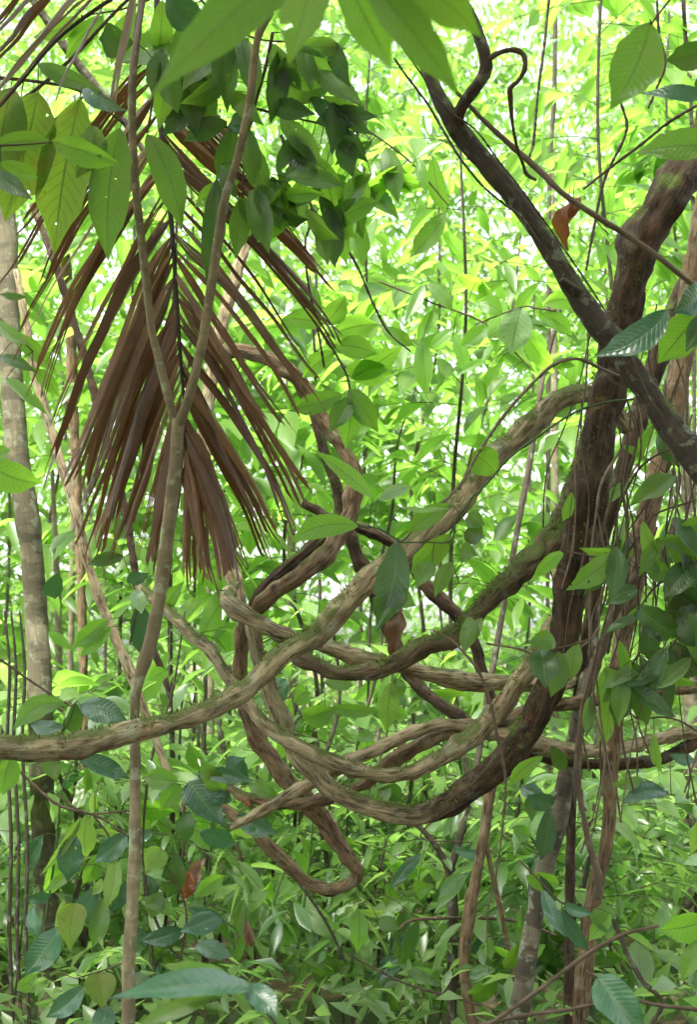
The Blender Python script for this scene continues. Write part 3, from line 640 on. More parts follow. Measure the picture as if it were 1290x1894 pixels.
for i, (nm, lb, pts, mt) in enumerate([
 ('far_tree', 'grey leaning trunk below the blue green leaves in the lower left middle', [(405,1330,12,7.5),(425,1480,16,7.4),(437,1560,20,7.3),(452,1700,22),(470,1800,22,7.2),(485,1905,24,7.2)], 'grey'),
 ('far_tree', 'slim trunk close behind the pale banded tree, at right of it', [(95,850,8,8),(102,1000,12,8),(106,1100,16),(108,1200,16,8),(112,1400,16),(116,1905,16,8)], 'fartan'),
 ('far_tree', 'pale slim trunk left of the tan leaning liana in the left middle', [(140,800,10,9),(135,950,12,9),(132,1150,13),(130,1250,13,9),(135,1500,13),(138,1905,13,9)], 'fartan'),
 ('far_tree', 'thin tan trunk behind the pale branch arch right of centre', [(1020,300,12,10),(1024,500,13,10),(1027,770,15),(1028,950,16,10),(1030,1150,16),(1030,1500,16,10),(1032,1905,16,10)], 'fartan'),
 ('far_tree', 'brown trunk standing at the right edge behind the leaving lianas', [(1262,500,18,7.2),(1268,800,22,7.1),(1275,1000,25,7),(1277,1200,27),(1277,1500,28,7),(1276,1700,30),(1278,1905,32,7)], 'fartan'),
 ('far_tree', 'thin dark trunk near the top right behind the hooked tendril', [(1030,-80,9,9),(1028,50,10,9),(1026,180,10),(1020,280,9,9),(1016,500,9),(1012,1905,10,9)], 'darkstem'),
 ('far_tree', 'dark thin trunk hanging left of the top right corner leaves', [(1262,-80,9,6.5),(1268,50,9,6.5),(1277,150,9),(1280,215,8,6.5),(1284,500,8),(1290,1905,8,6.5)], 'darkstem'),
 ('far_tree', 'dark stem standing between the sapling and grey leaning trunk at lower left', [(378,1180,8,6.6),(380,1300,9,6.6),(372,1480,11),(385,1600,12,6.6),(392,1680,12),(380,1750,12,6.6),(376,1905,13,6.6)], 'darkstem'),
 ('far_tree', 'pale thin trunk seen below the palm frond tips', [(380,700,12,9),(380,900,14,9),(384,1090,16),(388,1200,16,9),(392,1905,17,9)], 'fartan'),
 ('far_tree', 'tan trunk far behind the crossing lianas left of centre', [(535,700,16,12),(538,900,18,12),(540,1120,20),(543,1250,20,12),(545,1905,22,12)], 'fartan'),
 ]):
    trunk(nm, lb, pts, mt)
g_ = 'thin dark stems behind the pale tree at the lower left'
for (x0, x1, lb) in [(14, 20, 'thin dark cane at the left edge, leftmost of the cane row'), (26, 34, 'thin dark cane second from the left edge beside the pale trunk'), (42, 50, 'thin dark cane third from the left edge, touching the pale trunk')]:
    trunk('cane', lb, [(x0-6, 1130, 4, 5.4), (x0+3, 1240, 7, 5.4), (x0-1, 1380, 8, 5.4), (x1, 1560, 8), (x1-3, 1720, 9), (x1+4, 1905, 9, 5.3)], 'darkstem', cat='stem', group=g_, seg=8)
vine('liana', 'tan leaning liana at left going down right to the sapling foot', 'liana',
 [[(30,500,14,5.6),(48,600,16,5.5),(66,700,18,5.5),(110,850,19),(140,950,20,5.4),(165,1050,20),(200,1150,20,5.4),(238,1236,20),(262,1300,18,5.4),(300,1400,16,5.4),(340,1500,14,5.4)]], 'liana2', seg=14, rough=.08, lump=.1, ridge=.1)
vine('liana', 'dark crooked liana behind the left half of the palm frond', 'liana',
 [[(60,380,14,5.8),(95,470,15,5.7),(125,560,16,5.7),(150,640,16),(172,720,17,5.7),(192,800,17),(215,880,16,5.7),(235,960,16),(250,1060,15,5.7),(270,1160,14),(310,1270,14,5.7),(325,1330,12)]], 'lianadark', seg=14, rough=.08, lump=.12)
vine('liana', 'broad tan liana hanging behind the palm frond above the blunt ended one', 'liana',
 [[(470,400,20,5.4),(440,500,24,5.3),(405,620,26,5.2),(385,740,28,5.1),(375,850,30,5.0),(385,930,32),(408,1000,34,4.95),(428,1060,34),(440,1110,30,4.9),(452,1150,24,4.9)]], 'liana2', seg=18, **HR)
vine('liana', 'reddish thin trunk like vine at left behind the spotted yellow leaves', 'liana',
 [[(110,300,20,6.8),(118,470,24,6.8),(130,600,24),(135,750,22,6.8),(142,900,20),(150,1100,18,6.8),(160,1500,18,6.8)]], 'lianared', seg=14, rough=.08, lump=.1)
vine('diagonal_stem', 'grey stem slanting down right from the top left behind the bleached fronds', 'branch',
 [[(40,-30,14,5.0),(95,50,17,5.0),(130,100,18),(165,145,18,5.0),(200,185,16),(240,240,13,5.0),(300,330,10)]], 'grey', seg=14)

# ------------------------------------------------------------------ thin twigs (right tangle and arching ones)
TW = [
 ('long arching tan twig passing over the pale liana arch right of centre', [(1145,695,7,4.1),(1110,680,7),(1070,664,7,4.0),(1030,672,7),(995,700,7,4.0),(940,760,7),(890,830,7,3.95),(860,885,6),(830,920,6,3.9),(790,950,5),(760,985,5,3.9),(745,1000,5)], 'twigpale'),
 ('green wiry vine stretched from the dark trunk down to the small round leaves', [(1175,738,5,4.0),(1120,745,5),(1060,765,5,4.0),(990,812,5),(945,845,5,3.95),(905,890,5),(870,925,5,3.9),(845,965,4),(830,1000,4,3.9),(835,1030,3),(850,1080,2)], 'twiggreen'),
 ('pale hanging rootlet dropping along the right side of the thickest liana', [(1150,830,5,4.05),(1115,890,6,4.0),(1104,950,6),(1096,1010,6,4.0),(1093,1080,6),(1092,1150,5,4.0),(1090,1215,4)], 'twigpale'),
 ('pinkish dry vine hanging straight past the brown stem', [(1170,760,5,4.2),(1160,840,6,4.2),(1152,900,7),(1160,960,6,4.2),(1162,1040,7),(1160,1120,6,4.2),(1150,1200,5)], 'twigpale'),
 ('thin twig forking over the brown stem toward the right edge', [(1125,1210,6,4.2),(1140,1130,6,4.2),(1150,1050,5),(1190,980,5,4.2),(1215,950,5),(1290,925,4,4.2)], 'twig'),
 ('thin dark twig curving across the right tangle', [(1090,1180,5,4.3),(1120,1110,5,4.3),(1135,1000,5),(1150,930,5,4.3),(1190,860,5),(1260,820,4,4.3)], 'twig'),
 ('pale arching twig across the base of the thickest liana', [(900,1190,4,4.0),(960,1200,5,4.0),(1005,1215,6),(1050,1210,6,4.0),(1085,1190,5),(1110,1160,4,4.0)], 'twigpale'),
 ('blurred tan tendril hanging in front of the two big loops', [(800,1165,3,3.0),(840,1188,5,3.0),(885,1240,6,3.0),(908,1300,7),(922,1370,7,3.0),(936,1440,6),(930,1530,5,3.0),(918,1620,4),(902,1700,3,3.0),(905,1800,2)], 'twig'),
 ('long blurred twig rising right across the lower right corner', [(880,1910,10,3.0),(950,1865,9,3.0),(1010,1822,9),(1080,1770,9,3.0),(1150,1730,8),(1220,1712,6,3.0)], 'twig'),
 ('lower nearly level twig across the lower right corner', [(850,1905,9,3.1),(960,1880,9,3.1),(1050,1868,8),(1150,1850,8,3.1),(1240,1862,8),(1330,1870,8,3.1)], 'twig'),
 ('dark kinked branch dropping to the lower right corner', [(1135,1700,8,4.3),(1160,1760,10,4.3),(1190,1815,11),(1225,1850,10,4.3),(1215,1880,9),(1190,1910,9)], 'darkstem'),
 ('level brown twig joining the Y shaped tree at lower centre', [(735,1722,7,5.4),(765,1702,7,5.4),(830,1698,7),(900,1698,7,5.4),(960,1705,7),(1030,1730,6,5.4)], 'twig'),
 ('fine long twig sloping down right in the bottom middle', [(645,1765,5,4.6),(700,1795,5,4.6),(760,1823,5),(830,1842,5,4.6),(890,1860,5)], 'twig'),
 ('hanging thread like vine in the upper centre behind the dark leaf cluster', [(520,250,7,4.4),(545,310,7,4.4),(570,365,7),(578,400,6,4.4),(565,450,5),(570,520,5,4.4),(590,620,5),(600,680,4,4.4)], 'darkstem'),
 ('thin dark vine curving right from the upper centre leaf cluster', [(575,385,6,4.4),(620,430,6,4.4),(660,490,5),(690,560,5,4.4),(720,615,4),(760,650,3,4.4)], 'darkstem'),
 ('slim upright twig with sparse leaves between diagonal branch and corner', [(1150,165,5,4.6),(1215,80,3,4.6)][::-1]+[(1160,240,6,4.6),(1120,330,6),(1100,420,6,4.6),(1085,500,5)], 'twig'),
 ('very thin long vertical twig in the upper right', [(1018,-20,6,4.9),(1008,80,6,4.9),(995,180,6),(988,260,6,4.9),(980,290,5)], 'darkstem'),
 ('long twig at top right edge crossing down to the tan vine', [(1300,190,6,4.6),(1240,225,7,4.6),(1190,265,6),(1130,310,6,4.6),(1080,350,5)], 'twig'),
 ('upright thin stem reaching the top right corner', [(1215,-30,5,4.7),(1220,60,6,4.7),(1232,115,6),(1215,165,6,4.7),(1200,200,5)], 'twig'),
 ('sprig stem slanting behind the L shaped liana left of centre', [(480,1560,5,5),(545,1625,6,5.0),(600,1700,6),(640,1780,5,5.0)], 'darkstem'),
 ('fine sloping twig in front of the pale tree above the mossy liana', [(0,1220,5,4.6),(50,1255,5,4.6),(120,1300,4),(200,1335,4,4.6)], 'twig'),
 ('thin twig from the left edge sloping past the lower sapling trunk', [(10,1400,6,5),(60,1450,6,5.0),(110,1490,6),(180,1510,5,5.0),(235,1545,4)], 'twig'),
 ('dark crooked dead twig at lower left right of the sapling', [(262,1580,5,4.6),(275,1660,6,4.6),(300,1730,6),(330,1770,5,4.6),(360,1790,4)], 'darkstem'),
]
for lb, pts, mt in TW:
    vine('thin_twig', lb, 'twig', [pts], mt, rough=.08, lump=.22, seg=8, part='stem')

# ------------------------------------------------------------------ the leaves one can count
LB = leafy_branch
LB('spray of huge blurred green leaves hanging into the top centre', 'branch', [[(560,-260,9,1.9),(600,-120,8,1.9),(640,-60,6,1.9),(700,-50,4,1.9)]],
 [(560,-70,272,186,100,dict(d=1.75,dt=1.6,roll=5,bend=14,kind='lance')),(590,-90,535,120,88,dict(d=1.95,dt=1.95,roll=20)),
  (625,-70,724,126,80,dict(d=1.9,roll=-10)),(665,-55,850,176,72,dict(d=1.8,dt=1.85,roll=0,bend=-6)),(690,-75,892,70,82,dict(d=1.85,dt=1.9,roll=10,bend=-14))], 'near')
LB('twig with one broad bright leaf hanging at the top right', 'branch', [[(1290,-60,6,3.0),(1240,0,5,3.0),(1205,45,4,3.0)]],
 [(1204,42,1130,202,92,dict(roll=5,bend=-10))], 'near')
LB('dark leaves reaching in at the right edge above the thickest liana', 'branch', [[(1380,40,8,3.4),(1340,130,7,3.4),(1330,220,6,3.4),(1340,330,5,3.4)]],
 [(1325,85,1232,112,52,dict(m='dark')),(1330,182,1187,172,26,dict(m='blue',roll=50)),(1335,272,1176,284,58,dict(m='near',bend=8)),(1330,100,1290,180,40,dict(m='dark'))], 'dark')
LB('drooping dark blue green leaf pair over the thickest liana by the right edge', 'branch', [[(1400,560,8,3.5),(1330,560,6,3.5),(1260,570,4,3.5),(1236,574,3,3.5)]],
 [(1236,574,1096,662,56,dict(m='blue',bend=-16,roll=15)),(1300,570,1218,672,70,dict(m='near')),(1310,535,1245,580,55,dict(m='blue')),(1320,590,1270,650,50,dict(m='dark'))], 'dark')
LB('pale shiny leaf with green companions beside the diagonal branch', 'branch', [[(1030,575,4,5.2),(990,570,4,5.2),(965,568,3,5.2),(880,600,3,5.2)]],
 [(966,568,946,656,62,dict(m='pale_leaf',roll=5)),(1000,580,1060,620,34,dict(m='bright')),(930,580,880,560,36,dict(m='bright')),(900,600,850,640,32,dict(m='bright')),(1010,560,1080,560,34,dict(m='bright'))], 'bright')
LB('spotted yellow green leaves hanging at the left edge beside the dry frond', 'branch', [[(-60,140,8,3.6),(60,150,7,3.6),(150,170,6,3.6),(230,230,5,3.6)]],
 [(148,182,100,470,98,dict(m='yellow',roll=5,bend=6)),(70,170,8,408,115,dict(m='yellow',roll=10)),(222,236,200,482,78,dict(m='near',bend=10,roll=0)),(20,160,-20,380,90,dict(m='yellow')),
  (150,166,236,206,30,dict(m='blue',d=3.4)),(70,118,190,170,34,dict(m='near',d=3.5)),(180,235,140,330,55,dict(m='yellow')),(30,250,110,400,60,dict(m='yellow',d=3.8))], 'yellow')
LB('level pointed leaves crossing above the spotted yellow ones at left', 'branch', [[(-60,270,5,3.3),(30,268,4,3.3),(110,262,3,3.3)]],
 [(-20,272,100,262,36,{}),(95,262,225,305,48,dict(roll=30)),(0,300,70,330,30,{}),(-20,320,60,370,34,dict(m='dark'))], 'near')
LB('corrugated dark leaves hanging by the fork arm at upper left', 'branch', [[(290,120,6,3.7),(280,200,5,3.7),(272,246,4,3.7)]],
 [(272,248,336,428,58,dict(roll=5,bend=-12,m='near')),(250,80,182,72,62,dict(m='dark',kind='obov')),(310,-10,372,56,62,dict(m='blue',roll=10)),(300,90,282,180,40,dict(m='dark')),(300,110,330,210,45,dict(m='dark'))], 'dark')
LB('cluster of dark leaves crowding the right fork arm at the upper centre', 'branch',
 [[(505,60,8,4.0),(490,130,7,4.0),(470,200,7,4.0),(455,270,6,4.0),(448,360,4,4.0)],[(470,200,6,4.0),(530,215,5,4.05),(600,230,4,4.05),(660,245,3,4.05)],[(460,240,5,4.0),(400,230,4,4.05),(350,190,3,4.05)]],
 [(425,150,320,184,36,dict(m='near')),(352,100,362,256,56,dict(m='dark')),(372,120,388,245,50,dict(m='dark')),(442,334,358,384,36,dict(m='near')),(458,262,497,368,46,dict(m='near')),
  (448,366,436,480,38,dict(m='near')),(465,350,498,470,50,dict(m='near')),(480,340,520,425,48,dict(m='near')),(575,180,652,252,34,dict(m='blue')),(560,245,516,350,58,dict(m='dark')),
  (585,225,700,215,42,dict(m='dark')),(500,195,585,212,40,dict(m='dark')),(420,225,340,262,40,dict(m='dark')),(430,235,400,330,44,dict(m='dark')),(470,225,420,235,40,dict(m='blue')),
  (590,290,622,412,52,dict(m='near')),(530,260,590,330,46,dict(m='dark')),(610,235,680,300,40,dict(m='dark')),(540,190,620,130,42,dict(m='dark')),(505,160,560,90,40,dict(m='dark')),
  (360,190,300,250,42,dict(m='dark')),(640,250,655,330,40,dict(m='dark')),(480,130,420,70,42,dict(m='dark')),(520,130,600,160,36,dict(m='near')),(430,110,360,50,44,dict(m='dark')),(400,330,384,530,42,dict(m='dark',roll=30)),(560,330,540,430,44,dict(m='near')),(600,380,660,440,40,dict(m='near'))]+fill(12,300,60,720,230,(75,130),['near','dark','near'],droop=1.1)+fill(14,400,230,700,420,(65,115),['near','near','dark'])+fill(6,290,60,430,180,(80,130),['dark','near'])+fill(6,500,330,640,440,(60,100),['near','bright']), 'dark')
LB('bright lobed leaves fanned out right of the palm frond tips', 'branch', [[(560,560,6,4.4),(600,620,5,4.4),(640,690,5,4.4),(650,740,4,4.4)]],
 [(598,600,520,590,38,{}),(610,620,700,600,46,{}),(620,650,560,700,36,{}),(640,680,730,690,48,{}),(650,700,745,640,44,{}),(645,720,700,800,44,dict(m='near')),(635,730,535,760,40,dict(m='near')),(650,740,640,830,44,{}),
  (650,735,610,800,40,dict(m='near')),(600,600,640,545,40,{}),(590,590,560,520,36,{}),(625,640,700,655,44,{})], 'bright')
LB('thin twig carrying the single green leaf above the twisted lianas', 'branch', [[(745,1003,5,3.75),(722,990,4,3.75),(700,978,4,3.75),(664,973,3,3.75)]],
 [(663,973,536,1004,44,dict(bend=16,roll=0,m='bright')),(690,922,572,828,30,dict(m='bright',kind='lance',roll=35,d=3.7)),(700,925,760,900,24,dict(m='pale_leaf')),(745,937,832,940,11,dict(m='pale_leaf',roll=70))], 'bright', tmat='twiggreen')
LB('dark heavy leaves hanging in front of the sweeping liana at centre', 'branch', [[(870,930,4,3.8),(845,960,4,3.8),(835,1000,4,3.8),(790,1003,3,3.75),(738,1003,3,3.7)]],
 [(735,1002,696,1168,64,dict(m='dark',bend=-10,roll=5)),(835,988,760,1062,46,dict(m='near')),(832,934,754,986,38,dict(m='near')),(838,1040,804,1106,30,dict(m='near')),(735,1080,700,1130,30,dict(m='dark')),
  (862,960,898,972,34,dict(m='near',kind='ovate')),(860,985,896,990,42,dict(m='dark',kind='ovate')),(852,1020,884,1026,40,dict(m='near',kind='ovate')),(740,1095,770,1120,34,dict(m='near')),(800,1040,770,1090,36,dict(m='near'))], 'dark', tmat='twiggreen')
LB('round green leaf in front of the pale liana arch', 'branch', [[(850,905,4,3.95),(868,860,3,3.95),(873,838,3,3.95)]],
 [(872,835,922,880,58,dict(kind='ovate',roll=0))], 'near')
LB('pointed green leaves hanging before the thickest liana at mid height', 'branch', [[(1140,1000,5,3.9),(1120,1030,4,3.9),(1050,1020,3,3.9)]],
 [(1132,1028,1048,1092,44,dict(m='near')),(1042,1022,984,1072,26,dict(m='bright')),(1060,910,1040,965,20,dict(m='near')),(1140,1010,1130,1110,40,dict(m='dark'))], 'near')
LB('two narrow leaves hanging off the curved mossy liana', 'branch', [[(895,1130,3,4.05),(880,1135,3,4.05),(868,1140,3,4.05)]],
 [(870,1140,856,1212,30,dict(m='near')),(892,1142,862,1205,26,dict(m='near'))], 'near')
LB('dark leaf group where the thickest liana meets the low loop', 'branch', [[(1100,1180,4,3.95),(1050,1195,4,3.95),(1000,1205,3,3.95)]],
 [(1000,1200,1010,1272,58,dict(m='dark')),(1035,1205,1020,1290,42,dict(m='near')),(1070,1190,1055,1260,34,dict(m='near')),(1030,1190,975,1190,36,dict(m='near'))], 'dark')
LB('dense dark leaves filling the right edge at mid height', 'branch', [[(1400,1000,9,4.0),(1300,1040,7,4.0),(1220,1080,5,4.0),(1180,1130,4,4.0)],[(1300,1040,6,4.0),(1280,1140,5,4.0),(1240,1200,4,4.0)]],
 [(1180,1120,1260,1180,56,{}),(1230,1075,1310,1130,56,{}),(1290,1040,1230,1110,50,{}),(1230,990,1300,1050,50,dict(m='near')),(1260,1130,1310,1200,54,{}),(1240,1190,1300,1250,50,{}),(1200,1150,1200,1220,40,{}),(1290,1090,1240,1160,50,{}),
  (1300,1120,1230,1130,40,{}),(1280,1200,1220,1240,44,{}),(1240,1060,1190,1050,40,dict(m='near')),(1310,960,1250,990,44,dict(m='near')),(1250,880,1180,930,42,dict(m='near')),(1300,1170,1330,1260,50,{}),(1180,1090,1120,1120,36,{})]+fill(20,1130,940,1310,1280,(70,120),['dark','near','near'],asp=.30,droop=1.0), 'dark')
LB('spray of long dark leaves drooping over the leaving lianas at right', 'branch', [[(1230,1160,5,4.1),(1190,1200,5,4.1),(1160,1250,4,4.1),(1150,1290,3,4.1)]],
 [(1170,1225,1212,1290,30,{}),(1160,1260,1200,1340,32,{}),(1150,1270,1140,1340,40,{}),(1185,1215,1235,1282,28,{}),(1150,1270,1115,1300,26,dict(m='near')),(1195,1195,1250,1225,34,{}),(1205,1185,1240,1150,34,{})]+fill(5,1100,1180,1240,1260,(60,95),['dark','near'],asp=.3), 'dark')
LB('folded bright leaf by the big mossy loop at right', 'branch', [[(1020,1380,3,4.05),(1005,1395,3,4.05)]],
 [(1005,1398,944,1452,26,dict(m='bright')),(1022,1380,1048,1425,30,dict(m='dark'))], 'near')
LB('dark long leaf beside the grey banded trunk', 'branch', [[(1030,1470,4,4.6),(1020,1490,3,4.6)]],
 [(1018,1492,1000,1592,36,dict(m='blue')),(1022,1490,975,1470,36,dict(m='blue')),(1010,1480,960,1455,30,dict(m='blue')),(990,1470,985,1520,26,dict(m='near'))], 'blue')
LB('blue green narrow leaves in front of the grey banded trunk', 'branch', [[(960,1590,4,4.4),(1000,1630,4,4.4),(1040,1670,4,4.4),(1080,1680,3,4.4)]],
 [(975,1620,1036,1636,36,dict(m='near')),(1005,1645,1050,1735,28,dict(m='blue')),(1040,1680,1092,1760,28,dict(m='blue')),(1045,1672,1100,1690,22,dict(m='blue')),(1000,1620,1020,1660,18,dict(m='blue')),(1090,1700,1140,1690,50,dict(m='near')),(1130,1690,1090,1740,30,dict(m='bright'))], 'blue')
LB('broad grey green corrugated leaf low in the right corner', 'branch', [[(1085,1795,4,3.0),(1105,1808,3,3.0)]],
 [(1106,1808,1200,1915,72,dict(roll=0,m='blue',kind='ovate'))], 'blue')
LB('bright leaf sprig at the right edge near the bottom', 'branch', [[(1340,1680,4,3.8),(1310,1690,3,3.8),(1300,1700,3,3.8)]],
 [(1310,1700,1220,1720,52,dict(m='bright')),(1310,1730,1262,1812,40,dict(m='near')),(1310,1500,1280,1580,30,dict(m='lime')),(1315,1590,1262,1600,22,dict(m='pale_leaf',roll=40))], 'bright')
LB('blue green cupped leaf over the lianas at right', 'branch', [[(1250,1470,3,4.4),(1235,1470,3,4.4)]],
 [(1238,1468,1150,1490,34,dict(m='blue',bend=14)),(1190,1440,1130,1450,24,dict(m='near')),(1240,1395,1290,1405,22,dict(m='blue'))], 'blue')
LB('long bluish foreground leaves spreading across the bottom left', 'branch', [[(560,1960,7,2.4),(500,1880,6,2.4),(465,1835,5,2.4)]],
 [(470,1828,198,1848,50,dict(m='blue',roll=30,bend=14,dt=2.2)),(445,1818,296,1782,36,dict(m='near',roll=35)),(455,1826,515,1882,44,dict(m='blue')),(400,1840,250,1900,34,dict(m='near'))], 'blue')
LB('bright green blurred leaf entering at the left edge at mid height', 'branch', [[(-90,800,5,2.9),(-40,835,4,2.9),(-20,845,3,2.9)]],
 [(-30,850,78,892,58,dict(roll=10,bend=12,m='bright')),(-20,840,20,830,30,dict(m='bright'))], 'bright')
LB('narrow leaves reaching in at the left edge above the blurred one', 'branch', [[(-60,560,5,4.5),(0,590,4,4.5),(60,650,3,4.5)]],
 [(15,612,106,692,30,dict(m='near')),(60,680,110,735,28,dict(m='near')),(0,545,50,550,14,dict(m='dark')),(-10,590,60,640,24,dict(m='near')),(0,660,70,690,22,dict(m='dark')),(10,700,90,770,24,dict(m='near'))], 'near')
LB('large grey green leaves sticking up behind the left end of the mossy liana', 'branch', [[(10,1400,5,3.9),(60,1380,4,3.9),(118,1350,3,3.9),(140,1300,3,3.9)]],
 [(118,1298,24,1350,42,dict(m='near',bend=14)),(138,1300,140,1356,34,dict(m='dark')),(147,1305,240,1338,46,dict(m='blue')),(118,1345,55,1340,30,dict(m='blue')),(90,1390,105,1450,34,dict(m='near')),(140,1400,240,1440,34,dict(m='blue')),(20,1400,5,1470,50,dict(m='near'))], 'blue')
LB('young plant with a pale lime leaf in front of the pale trunk low at left', 'plant', [[(105,1470,4,4.6),(140,1495,5,4.6),(170,1505,4,4.6),(240,1500,4,4.6)],[(170,1505,4,4.6),(205,1560,4,4.6),(190,1640,4,4.6),(120,1700,3,4.6)]],
 [(160,1508,160,1586,44,dict(m='lime',roll=0)),(150,1510,72,1622,18,dict(m='lime',kind='lance')),(135,1540,125,1632,46,dict(m='blue')),(212,1585,196,1682,32,dict(m='lime')),(182,1640,134,1718,44,dict(m='blue')),
  (188,1625,168,1655,18,dict(m='lime')),(235,1545,175,1595,40,dict(m='blue')),(190,1660,170,1755,38,dict(m='near')),(175,1465,170,1505,16,dict(m='lime')),(175,1535,222,1540,12,dict(m='lime')),(108,1718,44,1806,54,dict(m='blue')),(150,1600,80,1650,22,dict(m='near'))], 'blue', name='young_plant')
LB('young plant with large yellow green heart leaf at the bottom left', 'plant', [[(230,1780,4,4.2),(190,1795,4,4.2),(140,1810,3,4.2)]],
 [(182,1798,188,1868,58,dict(m='yellow',kind='ovate',roll=0)),(156,1824,84,1882,40,dict(m='blue')),(140,1670,130,1760,55,dict(m='yellow',kind='ovate')),(200,1860,185,1930,42,dict(m='blue')),(70,1800,30,1830,26,dict(m='near')),(240,1800,300,1850,30,dict(m='dark'))], 'blue', name='young_plant')
LB('young plant with broad blue green leaves between sapling and hanging hook', 'plant', [[(330,1650,5,4.8),(340,1560,5,4.8),(345,1480,4,4.8),(400,1440,3,4.8),(480,1500,3,4.8)]],
 [(350,1445,418,1532,62,dict(m='blue',kind='ovate')),(438,1510,512,1542,40,dict(m='blue')),(435,1520,476,1550,36,dict(m='lime',kind='ovate')),(365,1430,470,1445,28,dict(m='blue')),(330,1445,262,1438,40,dict(m='near')),
  (330,1450,296,1500,40,dict(m='near',kind='ovate')),(370,1540,435,1560,36,dict(m='blue')),(420,1470,370,1400,34,dict(m='near')),(350,1500,345,1560,36,dict(m='dark')),(460,1450,520,1480,30,dict(m='near')),(430,1480,375,1462,30,dict(m='blue')),(420,1400,460,1440,40,dict(m='blue'))], 'blue', name='young_plant')
LB('young plant with scalloped leaves right of the lower sapling trunk', 'plant', [[(330,1790,5,4.6),(345,1700,5,4.6),(330,1640,4,4.6),(290,1580,4,4.6)]],
 [(265,1612,338,1630,20,dict(m='pale_leaf')),(300,1570,268,1618,44,dict(m='lime',kind='ovate')),(330,1580,310,1660,44,dict(m='dark')),(410,1700,332,1724,42,dict(m='blue')),(350,1680,420,1705,30,dict(m='blue')),(415,1620,358,1662,30,dict(m='bright')),
  (260,1665,330,1695,30,dict(m='near')),(340,1720,260,1740,34,dict(m='blue')),(360,1750,430,1770,34,dict(m='blue')),(300,1650,280,1700,34,dict(m='near'))], 'blue', name='young_plant')
LB('young plant with drooping leaves behind the sapling left of the low crossing', 'plant', [[(240,1190,4,4.7),(250,1140,4,4.7),(256,1120,3,4.7)]],
 [(256,1118,262,1218,44,dict(m='blue')),(200,1145,132,1200,34,dict(m='near')),(205,1160,148,1215,36,dict(m='bright')),(250,1090,262,1135,30,dict(m='pale_leaf')),(105,1060,100,1108,36,dict(m='blue')),(228,1030,175,1000,32,dict(m='near')),(228,1030,160,1045,26,dict(m='dark')),(300,1135,340,1075,30,dict(m='near')),(235,1075,275,1060,26,dict(m='blue')),(310,1240,280,1260,30,dict(m='bright'))], 'blue', name='young_plant')
LB('sprig with bright leaves under the crossing lianas at centre', 'branch', [[(560,1420,4,5.0),(545,1340,4,5.0),(590,1310,4,5.0),(640,1310,3,5.0)],[(700,1420,3,5.0),(720,1340,3,5.0),(730,1260,3,5.0)]],
 [(545,1300,575,1280,40,dict(m='near')),(560,1330,625,1310,44,dict(m='near')),(610,1310,705,1315,26,dict(m='near')),(700,1315,760,1330,24,dict(m='near')),(725,1260,715,1355,40,dict(m='lime')),(735,1255,745,1290,36,dict(m='bright')),(690,1355,660,1370,28,dict(m='near')),
  (680,1360,685,1412,36,dict(m='bright')),(520,1365,512,1408,22,dict(m='bright')),(750,1370,740,1412,22,dict(m='bright')),(600,1262,655,1268,30,dict(m='near')),(790,1280,870,1286,16,dict(m='near')),(510,1340,540,1290,36,dict(m='bright')),(530,1290,500,1255,32,dict(m='blue')),(760,1365,820,1378,16,dict(m='blue'))], 'near')
LB('single hanging bright leaf near the bottom centre', 'branch', [[(700,1650,3,4.8),(670,1672,3,4.8)]],
 [(662,1680,660,1762,34,dict(m='bright',roll=0)),(665,1682,712,1686,14,dict(m='lime')),(775,1700,750,1780,26,dict(m='dark')),(780,1580,720,1650,24,dict(m='blue')),(700,1700,740,1720,30,dict(m='near'))], 'bright')
LB('leafy twig below the big mossy loop', 'branch', [[(820,1500,3,5.3),(780,1550,3,5.3),(880,1560,3,5.3),(930,1590,3,5.3)]],
 [(840,1570,900,1578,24,dict(m='blue')),(905,1540,870,1570,26,dict(m='near')),(950,1530,985,1545,30,dict(m='near')),(770,1655,805,1640,34,dict(m='near',kind='ovate')),(905,1430,850,1450,22,dict(m='dark')),(700,1460,745,1480,40,dict(m='dark')),(720,1450,700,1500,36,dict(m='near'))], 'near')
for k in range(14):
    x = 20+k*92+random.uniform(-30, 30); y = random.uniform(1400, 1800); d = random.uniform(5.0, 5.9)
    LB('young broad leaved plant with drooping blue green leaves in the undergrowth', 'plant', [[(x-30,y+300,5,d),(x-10,y+160,5,d),(x,y+60,4,d),(x+20,y,3,d)]],
       fill(9, x-60, y-20, x+70, y+190, (40, 82), ['blue','near','near','bright','under'], droop=1.0, asp=.42), 'blue', name='young_plant', group='young broad leaved plants in the undergrowth', tmat='twiggreen')
for k in range(30):
    x = 1075+k*7.5+random.uniform(-10, 10); y = random.uniform(560, 1060); d = random.uniform(4.0, 4.7); pts = []
    for q in range(6): pts.append((x, y, random.uniform(2.5, 5), d)); x += random.uniform(-34, 26); y += random.uniform(70, 130)
    vine('thin_vine', 'thin pale brown vine tangled among the stems right of the dark trunk', 'vine', [pts], random.choice(['twig', 'twigpale']), rough=.08, lump=.2, seg=8, group='tangled thin vines right of the dark trunk')
for k in range(15):
    x = random.uniform(100, 1280); d = random.uniform(5.6, 9); y = random.uniform(300, 1000) if k < 3 else random.uniform(1000, 1500); sl = random.uniform(-35, 35); pts = [(x, y, 3, d)]
    while y < 1900: y += random.uniform(120, 200); x += sl+random.uniform(-30, 30); sl *= .8; pts.append((x, y, random.uniform(3.5, 8), d))
    trunk('slender_sapling', 'thin dark understory sapling standing in the background undergrowth', pts, 'darkstem', cat='sapling', seg=8, group='thin saplings in the background undergrowth')
